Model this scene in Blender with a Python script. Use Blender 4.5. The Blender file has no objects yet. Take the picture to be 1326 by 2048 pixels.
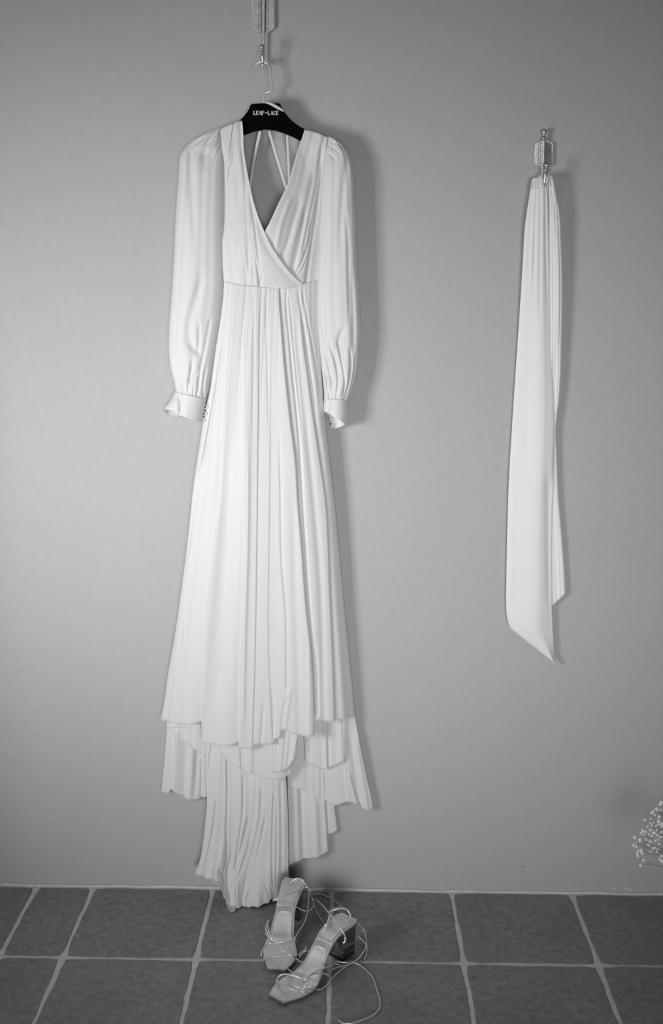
import bpy, bmesh, math, random
import numpy as np
from mathutils import Vector

random.seed(7)
rng = np.random.default_rng(7)
S = bpy.context.scene
C = S.collection

# ------------------------------------------------------------------ camera
F_PX = 2150.0
CAM = np.array([0.0, -2.7414, 1.5980])
PITCH, YAW, ROLL = 0.19013, -0.01606, 0.00581
cp_, sp_, cy_, sy_ = math.cos(PITCH), math.sin(PITCH), math.cos(YAW), math.sin(YAW)
FW = np.array([sy_ * cp_, cy_ * cp_, -sp_])
RT0 = np.array([cy_, -sy_, 0.0])
UP0 = np.cross(RT0, FW)
RT = RT0 * math.cos(ROLL) + UP0 * math.sin(ROLL)
UP = UP0 * math.cos(ROLL) - RT0 * math.sin(ROLL)
cd = bpy.data.cameras.new('camera')
cam = bpy.data.objects.new('camera', cd)
C.objects.link(cam)
cd.sensor_fit = 'VERTICAL'
cd.sensor_height = 36.0
cd.lens = 36.0 * F_PX / 2048.0
cd.clip_start = 0.05
from mathutils import Matrix
cam.matrix_world = Matrix(((RT[0], UP[0], -FW[0], CAM[0]), (RT[1], UP[1], -FW[1], CAM[1]),
                           (RT[2], UP[2], -FW[2], CAM[2]), (0, 0, 0, 1)))
S.camera = cam

# ------------------------------------------------------------------ world, lights, exposure
S.view_settings.view_transform = 'Standard'
S.view_settings.look = 'None'
S.view_settings.gamma = 1.0
S.view_settings.use_curve_mapping = False
S.view_settings.exposure = 0.0
W = bpy.data.worlds.new('world')
S.world = W
W.use_nodes = True
W.node_tree.nodes['Background'].inputs[0].default_value = (0.8, 0.8, 0.8, 1)
W.node_tree.nodes['Background'].inputs[1].default_value = 0.5

LEFT_X, RIGHT_X, FRONT_Y, CEIL_Z = -1.55, 2.3, -4.6, 2.75
WIN1 = (-2.60, -0.95, 0.60, 2.00)     # window in the left wall: y0, y1, z0, z1
WIN2 = (-0.45, 1.45, 0.30, 2.00)        # window in the wall behind the camera: x0, x1, z0, z1
WIN1_POWER, WIN2_POWER = 11.3, 9.2


def window_light(name, loc, direction, sx, sy, power, spread=math.pi):
    l = bpy.data.lights.new(name, 'AREA')
    l.shape = 'RECTANGLE'
    l.size, l.size_y, l.energy = sx, sy, power
    l.spread = spread
    o = bpy.data.objects.new(name, l)
    C.objects.link(o)
    o.location = loc
    o.rotation_euler = Vector(direction).to_track_quat('-Z', 'Y').to_euler()
    return o


window_light('daylight_left', (LEFT_X - 0.25, -1.8, 1.30), (1.4, 1.8, 0.0), 0.6, 0.75, WIN1_POWER, math.radians(80))
window_light('daylight_behind', (0.5, FRONT_Y - 0.1, 1.0), (-0.45, 4.7, 0.0), 1.6, 1.2, WIN2_POWER, math.radians(42))


# ------------------------------------------------------------------ helpers
def rays(px, py):
    px = np.asarray(px, float)[..., None]
    py = np.asarray(py, float)[..., None]
    return FW + RT * ((px - 663.0) / F_PX) - UP * ((py - 1024.0) / F_PX)


def at(px, py, d):
    """point of the photo's pixel standing d metres in front of the wall (y = -d)"""
    r = rays(px, py)
    d = np.asarray(d, float)
    t = (-d - CAM[1]) / r[..., 1]
    return CAM + r * t[..., None]


def atz(px, py, z):
    r = rays(px, py)
    z = np.asarray(z, float)
    t = (z - CAM[2]) / r[..., 2]
    return CAM + r * t[..., None]


def mesh_obj(name, verts, faces, mat, parent=None, smooth=True):
    me = bpy.data.meshes.new(name)
    me.from_pydata([tuple(map(float, v)) for v in verts], [], [tuple(map(int, f)) for f in faces])
    me.validate()
    me.update()
    if smooth:
        me.polygons.foreach_set('use_smooth', [True] * len(me.polygons))
    me.materials.append(mat)
    o = bpy.data.objects.new(name, me)
    C.objects.link(o)
    if parent is not None:
        attach(o, parent)
    return o


def attach(o, parent):
    """child keeps its world placement; parents here are only ever translated"""
    o.parent = parent
    off = Vector((0, 0, 0))
    p = parent
    while p:
        off += Vector(p.location)
        p = p.parent
    o.location = Vector(o.location) - off


def thing(name, label, cat, loc=(0, 0, 0), group=None):
    o = bpy.data.objects.new(name, None)
    C.objects.link(o)
    o.empty_display_size = 0.05
    o.location = loc
    o['label'] = label
    o['category'] = cat
    if group:
        o['group'] = group
    return o


def struct(o):
    o['kind'] = 'structure'
    return o


class MB:
    """collects simple solids into one mesh"""
    def __init__(self):
        self.v, self.f = [], []

    def add(self, vs, fs):
        n = len(self.v)
        self.v += [tuple(map(float, p)) for p in vs]
        self.f += [tuple(i + n for i in f) for f in fs]
        return self

    def box(self, lo, hi):
        x0, y0, z0 = lo
        x1, y1, z1 = hi
        return self.add([(x0, y0, z0), (x1, y0, z0), (x1, y1, z0), (x0, y1, z0), (x0, y0, z1), (x1, y0, z1), (x1, y1, z1), (x0, y1, z1)],
                        [(0, 3, 2, 1), (4, 5, 6, 7), (0, 1, 5, 4), (1, 2, 6, 5), (2, 3, 7, 6), (3, 0, 4, 7)])

    def tube(self, pts, r, seg=8, flat=1.0, up=(0, 0, 1), smooth=True, sub=4):
        pts = np.asarray(pts, float)
        if smooth and len(pts) > 2:
            pts, r = spline(pts, r, sub)
        n = len(pts)
        r = np.broadcast_to(np.asarray(r, float), (n,))
        tan = np.gradient(pts, axis=0)
        tan /= np.linalg.norm(tan, axis=1)[:, None] + 1e-12
        nrm = np.array(up, float)
        vs = []
        for i in range(n):
            a = nrm - tan[i] * (nrm @ tan[i])
            if np.linalg.norm(a) < 1e-4:
                a = np.cross(tan[i], [1.0, 0.3, 0.2])
            a /= np.linalg.norm(a)
            b = np.cross(tan[i], a)
            nrm = a if flat == 1.0 else np.array(up, float)
            for k in range(seg):
                t = 2 * math.pi * k / seg
                vs.append(pts[i] + a * math.cos(t) * r[i] * flat + b * math.sin(t) * r[i])
        fs = []
        for i in range(n - 1):
            for k in range(seg):
                k2 = (k + 1) % seg
                fs.append((i * seg + k, i * seg + k2, (i + 1) * seg + k2, (i + 1) * seg + k))
        fs.append(tuple(range(seg - 1, -1, -1)))
        fs.append(tuple((n - 1) * seg + k for k in range(seg)))
        return self.add(vs, fs)

    def lathe(self, base, axis, prof, seg=14):
        """prof: list of (distance along axis, radius)"""
        axis = np.asarray(axis, float) / np.linalg.norm(axis)
        a = np.cross(axis, [0.31, 0.9, 0.2])
        a /= np.linalg.norm(a)
        b = np.cross(axis, a)
        vs, fs = [], []
        for h, r in prof:
            for k in range(seg):
                t = 2 * math.pi * k / seg
                vs.append(np.asarray(base) + axis * h + (a * math.cos(t) + b * math.sin(t)) * max(r, 1e-5))
        for i in range(len(prof) - 1):
            for k in range(seg):
                k2 = (k + 1) % seg
                fs.append((i * seg + k, i * seg + k2, (i + 1) * seg + k2, (i + 1) * seg + k))
        fs.append(tuple(range(seg - 1, -1, -1)))
        fs.append(tuple((len(prof) - 1) * seg + k for k in range(seg)))
        return self.add(vs, fs)

    def obj(self, name, mat, parent=None, smooth=True):
        return mesh_obj(name, self.v, self.f, mat, parent, smooth)


def spline(pts, r, sub):
    pts = np.asarray(pts, float)
    n = len(pts)
    rr = np.broadcast_to(np.asarray(r, float), (n,))
    P = np.vstack([2 * pts[0] - pts[1], pts, 2 * pts[-1] - pts[-2]])
    out, ro = [], []
    for i in range(n - 1):
        p0, p1, p2, p3 = P[i], P[i + 1], P[i + 2], P[i + 3]
        for k in range(sub):
            t = k / sub
            out.append(0.5 * ((2 * p1) + (p2 - p0) * t + (2 * p0 - 5 * p1 + 4 * p2 - p3) * t * t + (3 * p1 - p0 - 3 * p2 + p3) * t ** 3))
            ro.append(rr[i] * (1 - t) + rr[i + 1] * t)
    out.append(pts[-1])
    ro.append(rr[-1])
    return np.array(out), np.array(ro)


def bevel(o, w, seg=2, angle=0.6):
    m = o.modifiers.new('bevel', 'BEVEL')
    m.width, m.segments, m.limit_method, m.angle_limit = w, seg, 'ANGLE', angle
    return o


# ------------------------------------------------------------------ materials
def mat(name, base, rough=0.6, metal=0.0, var=0.0, var_scale=6.0, bump=0.0, bump_scale=40.0, sheen=0.0,
        spec=0.5, detail=6.0, trans=0.0, var2=0.0, var2_scale=1.0, stretch=None):
    m = bpy.data.materials.new(name)
    m.use_nodes = True
    nt = m.node_tree
    b = nt.nodes['Principled BSDF']
    b.inputs['Base Color'].default_value = (base, base, base, 1)
    b.inputs['Roughness'].default_value = rough
    b.inputs['Metallic'].default_value = metal
    b.inputs['Specular IOR Level'].default_value = spec
    if sheen:
        b.inputs['Sheen Weight'].default_value = sheen
        b.inputs['Sheen Roughness'].default_value = 0.4
    geo = nt.nodes.new('ShaderNodeNewGeometry')
    vec = geo.outputs['Position']
    if stretch:
        mp = nt.nodes.new('ShaderNodeMapping')
        mp.inputs['Scale'].default_value = stretch
        nt.links.new(vec, mp.inputs['Vector'])
        vec = mp.outputs['Vector']
    if var:
        def noise(scale, det):
            n = nt.nodes.new('ShaderNodeTexNoise')
            n.inputs['Scale'].default_value = scale
            n.inputs['Detail'].default_value = det
            n.inputs['Roughness'].default_value = 0.65
            nt.links.new(vec, n.inputs['Vector'])
            r = nt.nodes.new('ShaderNodeMapRange')
            r.inputs['From Min'].default_value = 0.3
            r.inputs['From Max'].default_value = 0.7
            nt.links.new(n.outputs['Fac'], r.inputs['Value'])
            return r
        r = noise(var_scale, detail)
        r.inputs['To Min'].default_value = base * (1 - var)
        r.inputs['To Max'].default_value = base * (1 + var)
        out = r.outputs[0]
        if var2:
            r2 = noise(var2_scale, 4)
            r2.inputs['To Min'].default_value = 1 - var2
            r2.inputs['To Max'].default_value = 1 + var2
            mu = nt.nodes.new('ShaderNodeMath')
            mu.operation = 'MULTIPLY'
            nt.links.new(out, mu.inputs[0])
            nt.links.new(r2.outputs[0], mu.inputs[1])
            out = mu.outputs[0]
        cc = nt.nodes.new('ShaderNodeCombineColor')
        for i in range(3):
            nt.links.new(out, cc.inputs[i])
        nt.links.new(cc.outputs[0], b.inputs['Base Color'])
    if bump:
        n = nt.nodes.new('ShaderNodeTexNoise')
        n.inputs['Scale'].default_value = bump_scale
        n.inputs['Detail'].default_value = 6
        nt.links.new(vec, n.inputs['Vector'])
        bp = nt.nodes.new('ShaderNodeBump')
        bp.inputs['Strength'].default_value = bump
        bp.inputs['Distance'].default_value = 0.002
        nt.links.new(n.outputs['Fac'], bp.inputs['Height'])
        nt.links.new(bp.outputs['Normal'], b.inputs['Normal'])
    if trans:
        t = nt.nodes.new('ShaderNodeBsdfTranslucent')
        t.inputs['Color'].default_value = (base, base, base, 1)
        mx = nt.nodes.new('ShaderNodeMixShader')
        mx.inputs[0].default_value = trans
        nt.links.new(b.outputs[0], mx.inputs[1])
        nt.links.new(t.outputs[0], mx.inputs[2])
        nt.links.new(mx.outputs[0], nt.nodes['Material Output'].inputs['Surface'])
    return m


M_WALL = mat('painted_plaster', 0.40, 0.75, var=0.035, var_scale=55, bump=0.3, bump_scale=110, spec=0.25, var2=0.02, var2_scale=1.6)
M_ROOM = mat('pale_room_paint', 0.42, 0.8, var=0.02, bump=0.1)
M_TILE = mat('slate_grey_floor_tile', 0.24, 0.5, var=0.30, var_scale=52, bump=0.5, bump_scale=90, spec=0.35, detail=10, var2=0.10, var2_scale=6)
M_GROUT = mat('cement_grout', 0.64, 0.9, var=0.15, var_scale=60, bump=0.6, bump_scale=150, spec=0.2)
M_SKIM = mat('lime_skim', 0.56, 0.9, var=0.15, var_scale=90, bump=0.6, bump_scale=120, spec=0.2)
M_CHIP = mat('white_chip', 0.75, 0.8, var=0.1, spec=0.2)
M_SCUFF = mat('dark_scuff', 0.14, 0.8, var=0.1, spec=0.2)
M_GOWN = mat('white_crepe_satin', 0.66, 0.55, var=0.012, var_scale=300, bump=0.06, bump_scale=420, sheen=0.15, spec=0.3, trans=0.10)
M_LINING = mat('sheer_white_lining', 0.70, 0.6, var=0.012, var_scale=300, bump=0.05, bump_scale=420, sheen=0.1, spec=0.25, trans=0.15)
M_SASH = mat('white_satin', 0.72, 0.5, var=0.01, var_scale=300, bump=0.05, bump_scale=500, sheen=0.1, spec=0.3)
M_BLACK = mat('black_hanger_finish', 0.002, 0.8, var=0.2, spec=0.03)
M_PRINT = mat('pale_print', 0.75, 0.6, var=0.02, spec=0.3)
M_WIRE = mat('nickel_wire', 0.85, 0.32, metal=0.5, var=0.03)
M_PEWTER = mat('brushed_pewter', 0.72, 0.34, metal=0.55, var=0.22, var_scale=90, bump=0.25, bump_scale=160)
M_PEWTER_DK = mat('dark_and_shaded_pewter', 0.44, 0.33, metal=0.7, var=0.2, var_scale=120, bump=0.2, bump_scale=160)  # dark metal of prongs and finials; on one wing it paints shade
M_DIMPLE = mat('blackened_dimples', 0.03, 0.5, metal=0.6, var=0.2)
M_SILVER = mat('metallic_silver_leather', 0.84, 0.28, metal=0.6, var=0.07, var_scale=70, bump=0.25, bump_scale=110)
M_INSOLE = mat('silver_insole_leather', 0.70, 0.32, metal=0.55, var=0.14, var_scale=50, bump=0.35, bump_scale=90)
M_SOLE = mat('dark_sole_edge', 0.22, 0.35, metal=0.6, var=0.1)
M_ARCH = mat('highlit_silver_leather', 0.92, 0.36, metal=0.45, var=0.04, var_scale=60, bump=0.12, bump_scale=60)  # same leather as the insole; its bright highlight is put into a paler colour
M_STRAP = mat('silver_cord_leather', 0.78, 0.26, metal=0.6, var=0.08, var_scale=150, bump=0.2, bump_scale=250)
M_HEEL = mat('mirror_silver_heel', 0.30, 0.16, metal=1.0, var=0.05)
M_RUBBER = mat('dark_rubber', 0.015, 0.6, var=0.1)
M_FLOWER = mat('white_petal', 0.92, 0.7, var=0.05, var_scale=200, trans=0.2)
M_STEM = mat('dark_stem', 0.07, 0.6, var=0.2)
M_VASE = mat('charcoal_ceramic', 0.05, 0.45, var=0.15)
M_FRAME = mat('window_frame_paint', 0.7, 0.5, var=0.02)

# ------------------------------------------------------------------ room shell
wall = struct(MB().box((LEFT_X - 0.2, 0.0, -0.1), (RIGHT_X + 0.2, 0.2, CEIL_Z + 0.1)).obj('wall_back', M_WALL, smooth=False))
floor = struct(MB().box((LEFT_X - 0.2, FRONT_Y - 0.2, -0.1), (RIGHT_X + 0.2, 0.2, -0.0018)).obj('floor', M_GROUT, smooth=False))
struct(MB().box((LEFT_X - 0.2, FRONT_Y - 0.2, CEIL_Z), (RIGHT_X + 0.2, 0.0, CEIL_Z + 0.1)).obj('ceiling', M_ROOM, smooth=False))
struct(MB().box((RIGHT_X, FRONT_Y, -0.0018), (RIGHT_X + 0.2, 0.0, CEIL_Z)).obj('wall_right', M_ROOM, smooth=False))
y0, y1, z0, z1 = WIN1
b = MB()
b.box((LEFT_X - 0.2, FRONT_Y, -0.0018), (LEFT_X, y0, CEIL_Z)).box((LEFT_X - 0.2, y1, -0.0018), (LEFT_X, 0.0, CEIL_Z))
b.box((LEFT_X - 0.2, y0, -0.0018), (LEFT_X, y1, z0)).box((LEFT_X - 0.2, y0, z1), (LEFT_X, y1, CEIL_Z))
struct(b.obj('wall_left', M_ROOM, smooth=False))
x0, x1, z0, z1 = WIN2
b = MB()
b.box((LEFT_X - 0.2, FRONT_Y - 0.2, -0.0018), (x0, FRONT_Y, CEIL_Z)).box((x1, FRONT_Y - 0.2, -0.0018), (RIGHT_X + 0.2, FRONT_Y, CEIL_Z))
b.box((x0, FRONT_Y - 0.2, -0.0018), (x1, FRONT_Y, z0)).box((x0, FRONT_Y - 0.2, z1), (x1, FRONT_Y, CEIL_Z))
struct(b.obj('wall_front', M_ROOM, smooth=False))


def window_frame(name, horiz, a0, a1, z0, z1, c):
    b = MB()
    t = 0.045

    def bar(p0, p1, q0, q1):
        if horiz:
            b.box((p0, c - 0.025, q0), (p1, c + 0.025, q1))
        else:
            b.box((c - 0.025, p0, q0), (c + 0.025, p1, q1))
    bar(a0, a1, z0, z0 + t)
    bar(a0, a1, z1 - t, z1)
    bar(a0, a0 + t, z0 + t, z1 - t)
    bar(a1 - t, a1, z0 + t, z1 - t)
    m = (a0 + a1) / 2
    bar(m - 0.025, m + 0.025, z0 + t, z1 - t)
    return struct(b.obj(name, M_FRAME, smooth=False))


window_frame('window_1', False, WIN1[0], WIN1[1], WIN1[2], WIN1[3], LEFT_X - 0.10)
window_frame('window_2', True, WIN2[0], WIN2[1], WIN2[2], WIN2[3], FRONT_Y - 0.10)

# ---- floor tiles, every one a part of the floor
TILE, TX0 = 0.3321, -0.7009


def tile_mesh(w, h, jit, seg=4):
    """wobbly-edged quarry tile, centred on its own origin, top at z=0"""
    ring = []
    corners = [(-w / 2, -h / 2), (w / 2, -h / 2), (w / 2, h / 2), (-w / 2, h / 2)]
    for k in range(4):
        a, c = corners[k], corners[(k + 1) % 4]
        for i in range(seg):
            t = i / seg
            x, y = a[0] + (c[0] - a[0]) * t, a[1] + (c[1] - a[1]) * t
            j = rng.normal(0, jit)
            n = (0, 1) if k in (0, 2) else (1, 0)
            s = 0.4 if i == 0 else 1.0
            x, y = x + n[0] * j * s, y + n[1] * j * s
            if i == 0:
                x *= 1 - 0.004 / w * 2
                y *= 1 - 0.004 / h * 2
            ring.append((x, y))
    n = len(ring)
    vs, fs = [], []
    for ins, z in ((0, -0.008), (0.0004, -0.0016), (0.0016, -0.0005), (0.004, 0.0)):
        for x, y in ring:
            vs.append((x * (1 - 2 * ins / w), y * (1 - 2 * ins / h), z))
    for L in range(3):
        for k in range(n):
            k2 = (k + 1) % n
            fs.append((L * n + k, L * n + k2, (L + 1) * n + k2, (L + 1) * n + k))
    fs.append(tuple(3 * n + k for k in range(n)))
    me = bpy.data.meshes.new('tile')
    me.from_pydata(vs, [], fs)
    me.polygons.foreach_set('use_smooth', [True] * (len(fs) - 1) + [False])
    me.materials.append(M_TILE)
    return me


JOINT = 0.0100
shared = [tile_mesh(TILE - JOINT, TILE - JOINT, 0.0011) for _ in range(6)]
edges = [TX0 + TILE * k for k in range(0, 10)]
edges = [-0.8605 - TILE * 3, -0.8605 - TILE * 2, -0.8605 - TILE, -0.8605] + edges
for r in range(14):
    yb, yt = -TILE * (r + 1), -TILE * r
    if r == 0:
        yt = -0.004
    for xa, xb in zip(edges[:-1], edges[1:]):
        if xb < LEFT_X + 0.03 or xa > RIGHT_X - 0.03 or yb < FRONT_Y - 0.3:
            continue
        xa_, xb_ = max(xa, LEFT_X + 0.002 - JOINT / 2), min(xb, RIGHT_X - 0.002 + JOINT / 2)
        yb_ = max(yb, FRONT_Y + 0.002)
        w, h = xb_ - xa_ - JOINT, yt - yb_ - (JOINT if r else JOINT / 2 + 0.002)
        if abs(w - (TILE - JOINT)) < 1e-4 and r > 2 and abs(h - (TILE - JOINT)) < 1e-3:
            me = shared[random.randrange(6)]
        else:
            me = tile_mesh(w, h, 0.0011, 9)
        o = bpy.data.objects.new('tile', me)
        C.objects.link(o)
        o.location = ((xa_ + xb_) / 2, (yt + yb_) / 2 - (0 if r else 0.002), rng.normal(0, 0.0002))
        o.rotation_euler = (rng.normal(0, 0.0012), rng.normal(0, 0.0012), rng.normal(0, 0.002))
        o.parent = floor

# ---- uneven skim line where the wall meets the tiles
n = 260
xs = np.linspace(LEFT_X + 0.01, RIGHT_X - 0.01, n)
rag = np.convolve(rng.normal(0, 1, n + 8), np.ones(5) / 5, 'same')[4:-4]
hh = 0.0052 + 0.0028 * rag
dd = 0.0052 + 0.0012 * np.roll(rag, 7)
hh = np.clip(hh, 0.0015, 0.012)
vs, fs = [], []
for i, x in enumerate(xs):
    vs += [(x, 0.001, hh[i]), (x, -dd[i] * 0.7, hh[i] * 0.75), (x, -dd[i], -0.002), (x, 0.001, -0.002)]
for i in range(n - 1):
    for k in range(4):
        a, c = i * 4 + k, i * 4 + (k + 1) % 4
        fs.append((a, a + 4, c + 4, c))
struct(mesh_obj('trim_1', vs, fs, M_SKIM))

for px, py, w, h in ((1228.5, 1777.3, 0.006, 0.005), (1253, 1777, 0.006, 0.006), (1260, 1779, 0.010, 0.004)):
    p = at(px, py, 0.0)
    b = MB()
    ring = [(p[0] + w / 2 * math.cos(t) * random.uniform(0.8, 1.15), p[2] + h / 2 * math.sin(t) * random.uniform(0.75, 1.2)) for t in np.linspace(0, 2 * math.pi, 9)[:-1]]
    vs = [(x, 0.0003, z) for x, z in ring] + [(p[0] + (x - p[0]) * 0.8, -0.0007, p[2] + (z - p[2]) * 0.8) for x, z in ring]
    b.add(vs, [tuple(range(8, 16))] + [(k, (k + 1) % 8, (k + 1) % 8 + 8, k + 8) for k in range(8)])
    o = b.obj('paint_chip', M_CHIP, wall, smooth=False)
    o['label'] = 'white chip of paint'
p0, p1 = at(1040, 1735, 0), at(1050, 1731, 0)
b = MB().tube([p0, (p0 + p1) / 2, p1], [0.0003, 0.0012, 0.0003], seg=6, smooth=False)
o = b.obj('scuff_mark', M_SCUFF, wall)
o['label'] = 'small dark scuff mark'


# ------------------------------------------------------------------ cloth builders
def ip(poly, t, k=0):
    """interpolate polyline given as (x, y) rows: k=0 -> x as function of y, k=1 -> y as function of x"""
    a = np.asarray(poly, float)
    key, val = (a[:, 1], a[:, 0]) if k == 0 else (a[:, 0], a[:, 1])
    o = np.argsort(key, kind='stable')
    return np.interp(t, key[o], val[o])


def smooth_ip(poly, t):
    a = np.asarray(poly, float)
    o = np.argsort(a[:, 1], kind='stable')
    a = a[o]
    y, x = a[:, 1], a[:, 0]
    m = np.gradient(x, y)
    t = np.clip(np.asarray(t, float), y[0], y[-1])
    i = np.clip(np.searchsorted(y, t) - 1, 0, len(y) - 2)
    h = y[i + 1] - y[i]
    s = (t - y[i]) / h
    return ((1 + 2 * s) * (1 - s) ** 2 * x[i] + s * (1 - s) ** 2 * h * m[i] + s * s * (3 - 2 * s) * x[i + 1] + s * s * (s - 1) * h * m[i + 1])


def fold_field(px, py, folds):
    """relief in metres (towards the room) of creases traced as (path, width, amplitude, kind[, fade_in, fade_out])"""
    z = np.zeros_like(px)
    for f in folds:
        path, w, amp, kind = f[:4]
        fi, fo = (f[4], f[5]) if len(f) > 4 else (25.0, 25.0)
        a = np.asarray(path, float)
        if len(a) > 2:
            xf = smooth_ip(path, np.clip(py, a[:, 1].min(), a[:, 1].max()))
        else:
            xf = ip(path, py)
        env = np.clip((py - a[:, 1].min()) / fi + 0.5, 0, 1) if fi else 1.0
        if fo:
            env = env * np.clip((a[:, 1].max() - py) / fo + 0.5, 0, 1)
        env = env * env * (3 - 2 * env) if not np.isscalar(env) else env
        t = (px - xf) / w
        if kind == 'v':
            s = -np.exp(-t * t)
        elif kind == 'r':
            s = np.exp(-t * t)
        elif kind == 'R':      # right side laps over the left
            s = 1 / (1 + np.exp(-np.clip(t * 4, -30, 30))) * np.exp(-np.clip(t, 0, None) / 9) - 0.35 * np.exp(-np.clip(-t, 0, None) / 4) * (t < 0)
        else:                  # 'L': left side laps over the right
            s = 1 / (1 + np.exp(np.clip(t * 4, -30, 30))) * np.exp(-np.clip(-t, 0, None) / 9) - 0.35 * np.exp(-np.clip(t, 0, None) / 4) * (t > 0)
        z = z + amp * s * env
    return z


def waves(u, v, n, amp, seed, drift=0.0, grow=(1.0, 1.0)):
    """soft irregular lengthwise folds in cloth coordinates"""
    r = np.random.default_rng(seed)
    z = np.zeros_like(u)
    for k in range(n):
        f = r.uniform(1.2, 3.0) if k % 2 else r.uniform(3.0, 6.5)
        a = amp * r.uniform(0.4, 1.0) / (f / 3.0)
        z += a * np.sin(2 * math.pi * (f * u + r.uniform() + drift * r.normal() * v + 0.05 * np.sin(3 * v + 6 * r.uniform())))
    return z * (grow[0] + (grow[1] - grow[0]) * v)


def gathers(u, v, n, amp, seed, v0, v1, w=0.35):
    """fine gathers radiating from a seam: strongest at v0, gone at v1"""
    r = np.random.default_rng(seed)
    z = np.zeros_like(u)
    for k in range(n):
        uc = (k + r.uniform(0.15, 0.85)) / n
        L = r.uniform(0.35, 1.0)
        tt = np.clip((v - v0) / ((v1 - v0) * L), 0, 1)
        z -= amp * r.uniform(0.4, 1.0) * np.exp(-(((u - uc - r.normal(0, 0.012) * tt) * n) / w) ** 2) * (1 - tt) ** 1.2 * (tt >= 0)
    return z


def grid_faces(ny, nx, wrap=False):
    fs = []
    for j in range(ny - 1):
        for i in range(nx if wrap else nx - 1):
            i2 = (i + 1) % nx
            fs.append((j * nx + i, (j + 1) * nx + i, (j + 1) * nx + i2, j * nx + i2))
    return fs


def thicken(o, t):
    m = o.modifiers.new('thickness', 'SOLIDIFY')
    m.thickness = t
    m.offset = -1.0
    m.use_rim = True
    return o


def layout(L, R, top, hem, nx, ny, ease=1.0):
    """pixel layout of a cloth panel: columns follow the side seams, rows run from top edge to hem"""
    u = np.linspace(0, 1, nx)
    v = np.linspace(0, 1, ny) ** ease
    hem, top = np.asarray(hem, float), np.asarray(top, float)
    hu = (hem[:, 0] - hem[0, 0]) / (hem[-1, 0] - hem[0, 0])
    tu = (top[:, 0] - top[0, 0]) / (top[-1, 0] - top[0, 0])
    H = np.interp(u, hu, hem[:, 1])
    T = np.interp(u, tu, top[:, 1])
    U, V = np.meshgrid(u, v)
    PY = T[None, :] * (1 - V) + H[None, :] * V
    lx, rx = smooth_ip(L, PY), smooth_ip(R, PY)
    PX = lx + (rx - lx) * U
    return U, V, PX, PY


def sheet(name, L, R, top, hem, nx, ny, dbase, relief, material, parent, thick=0.0012, label=None, hem_roll=0.0):
    U, V, PX, PY = layout(L, R, top, hem, nx, ny)
    d = dbase(U, V) if dbase.__code__.co_argcount == 2 else dbase(U, V, PX, PY)
    P = at(PX, PY, d)
    P[..., 1] -= relief(U, V, PX, PY)
    P[..., 1] = np.minimum(P[..., 1], -0.004)
    o = mesh_obj(name, P.reshape(-1, 3), grid_faces(ny, nx), material, parent)
    thicken(o, thick)
    if label:
        o['label'] = label
    if hem_roll:
        h = MB().tube(P[-1] + np.array([0, -0.0003, 0]), hem_roll, seg=6, smooth=False)
        h.obj('rolled_hem', material, o)
    return o


def ring(name, L, R, top, hem_f, hem_b, nf, nb, ny, dmid, dep_f, dep_b, relief, material, parent, label=None, power=0.5, cap_top=False):
    """closed sleeve-like tube; front half carries the traced relief"""
    U, V, PX, PY = layout(L, R, top, hem_f, nf, ny)
    prof = lambda u: np.maximum(1 - (2 * u - 1) ** 2, 0) ** power
    d = dmid(V) + dep_f(V) * prof(U)
    P = at(PX, PY, d)
    P[..., 1] -= relief(U, V, PX, PY) * np.minimum(1, prof(U) * 1.6)
    U2, V2, PX2, PY2 = layout(L, R, top, hem_b, nb, ny)
    d2 = np.maximum(dmid(V2) - dep_b(V2) * prof(U2), 0.006)
    Q = at(PX2, PY2, d2)[:, ::-1][:, 1:-1]
    G = np.concatenate([P, Q], axis=1)
    G[..., 1] = np.minimum(G[..., 1], -0.004)
    nx = G.shape[1]
    fs = grid_faces(ny, nx, wrap=True)
    o = mesh_obj(name, G.reshape(-1, 3), fs, material, parent)
    thicken(o, 0.0012)
    if label:
        o['label'] = label
    return o, P, Q


K = lambda c: (lambda v: c + 0 * v)
lerp = lambda a, c: (lambda v: a + (c - a) * v)

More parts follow.
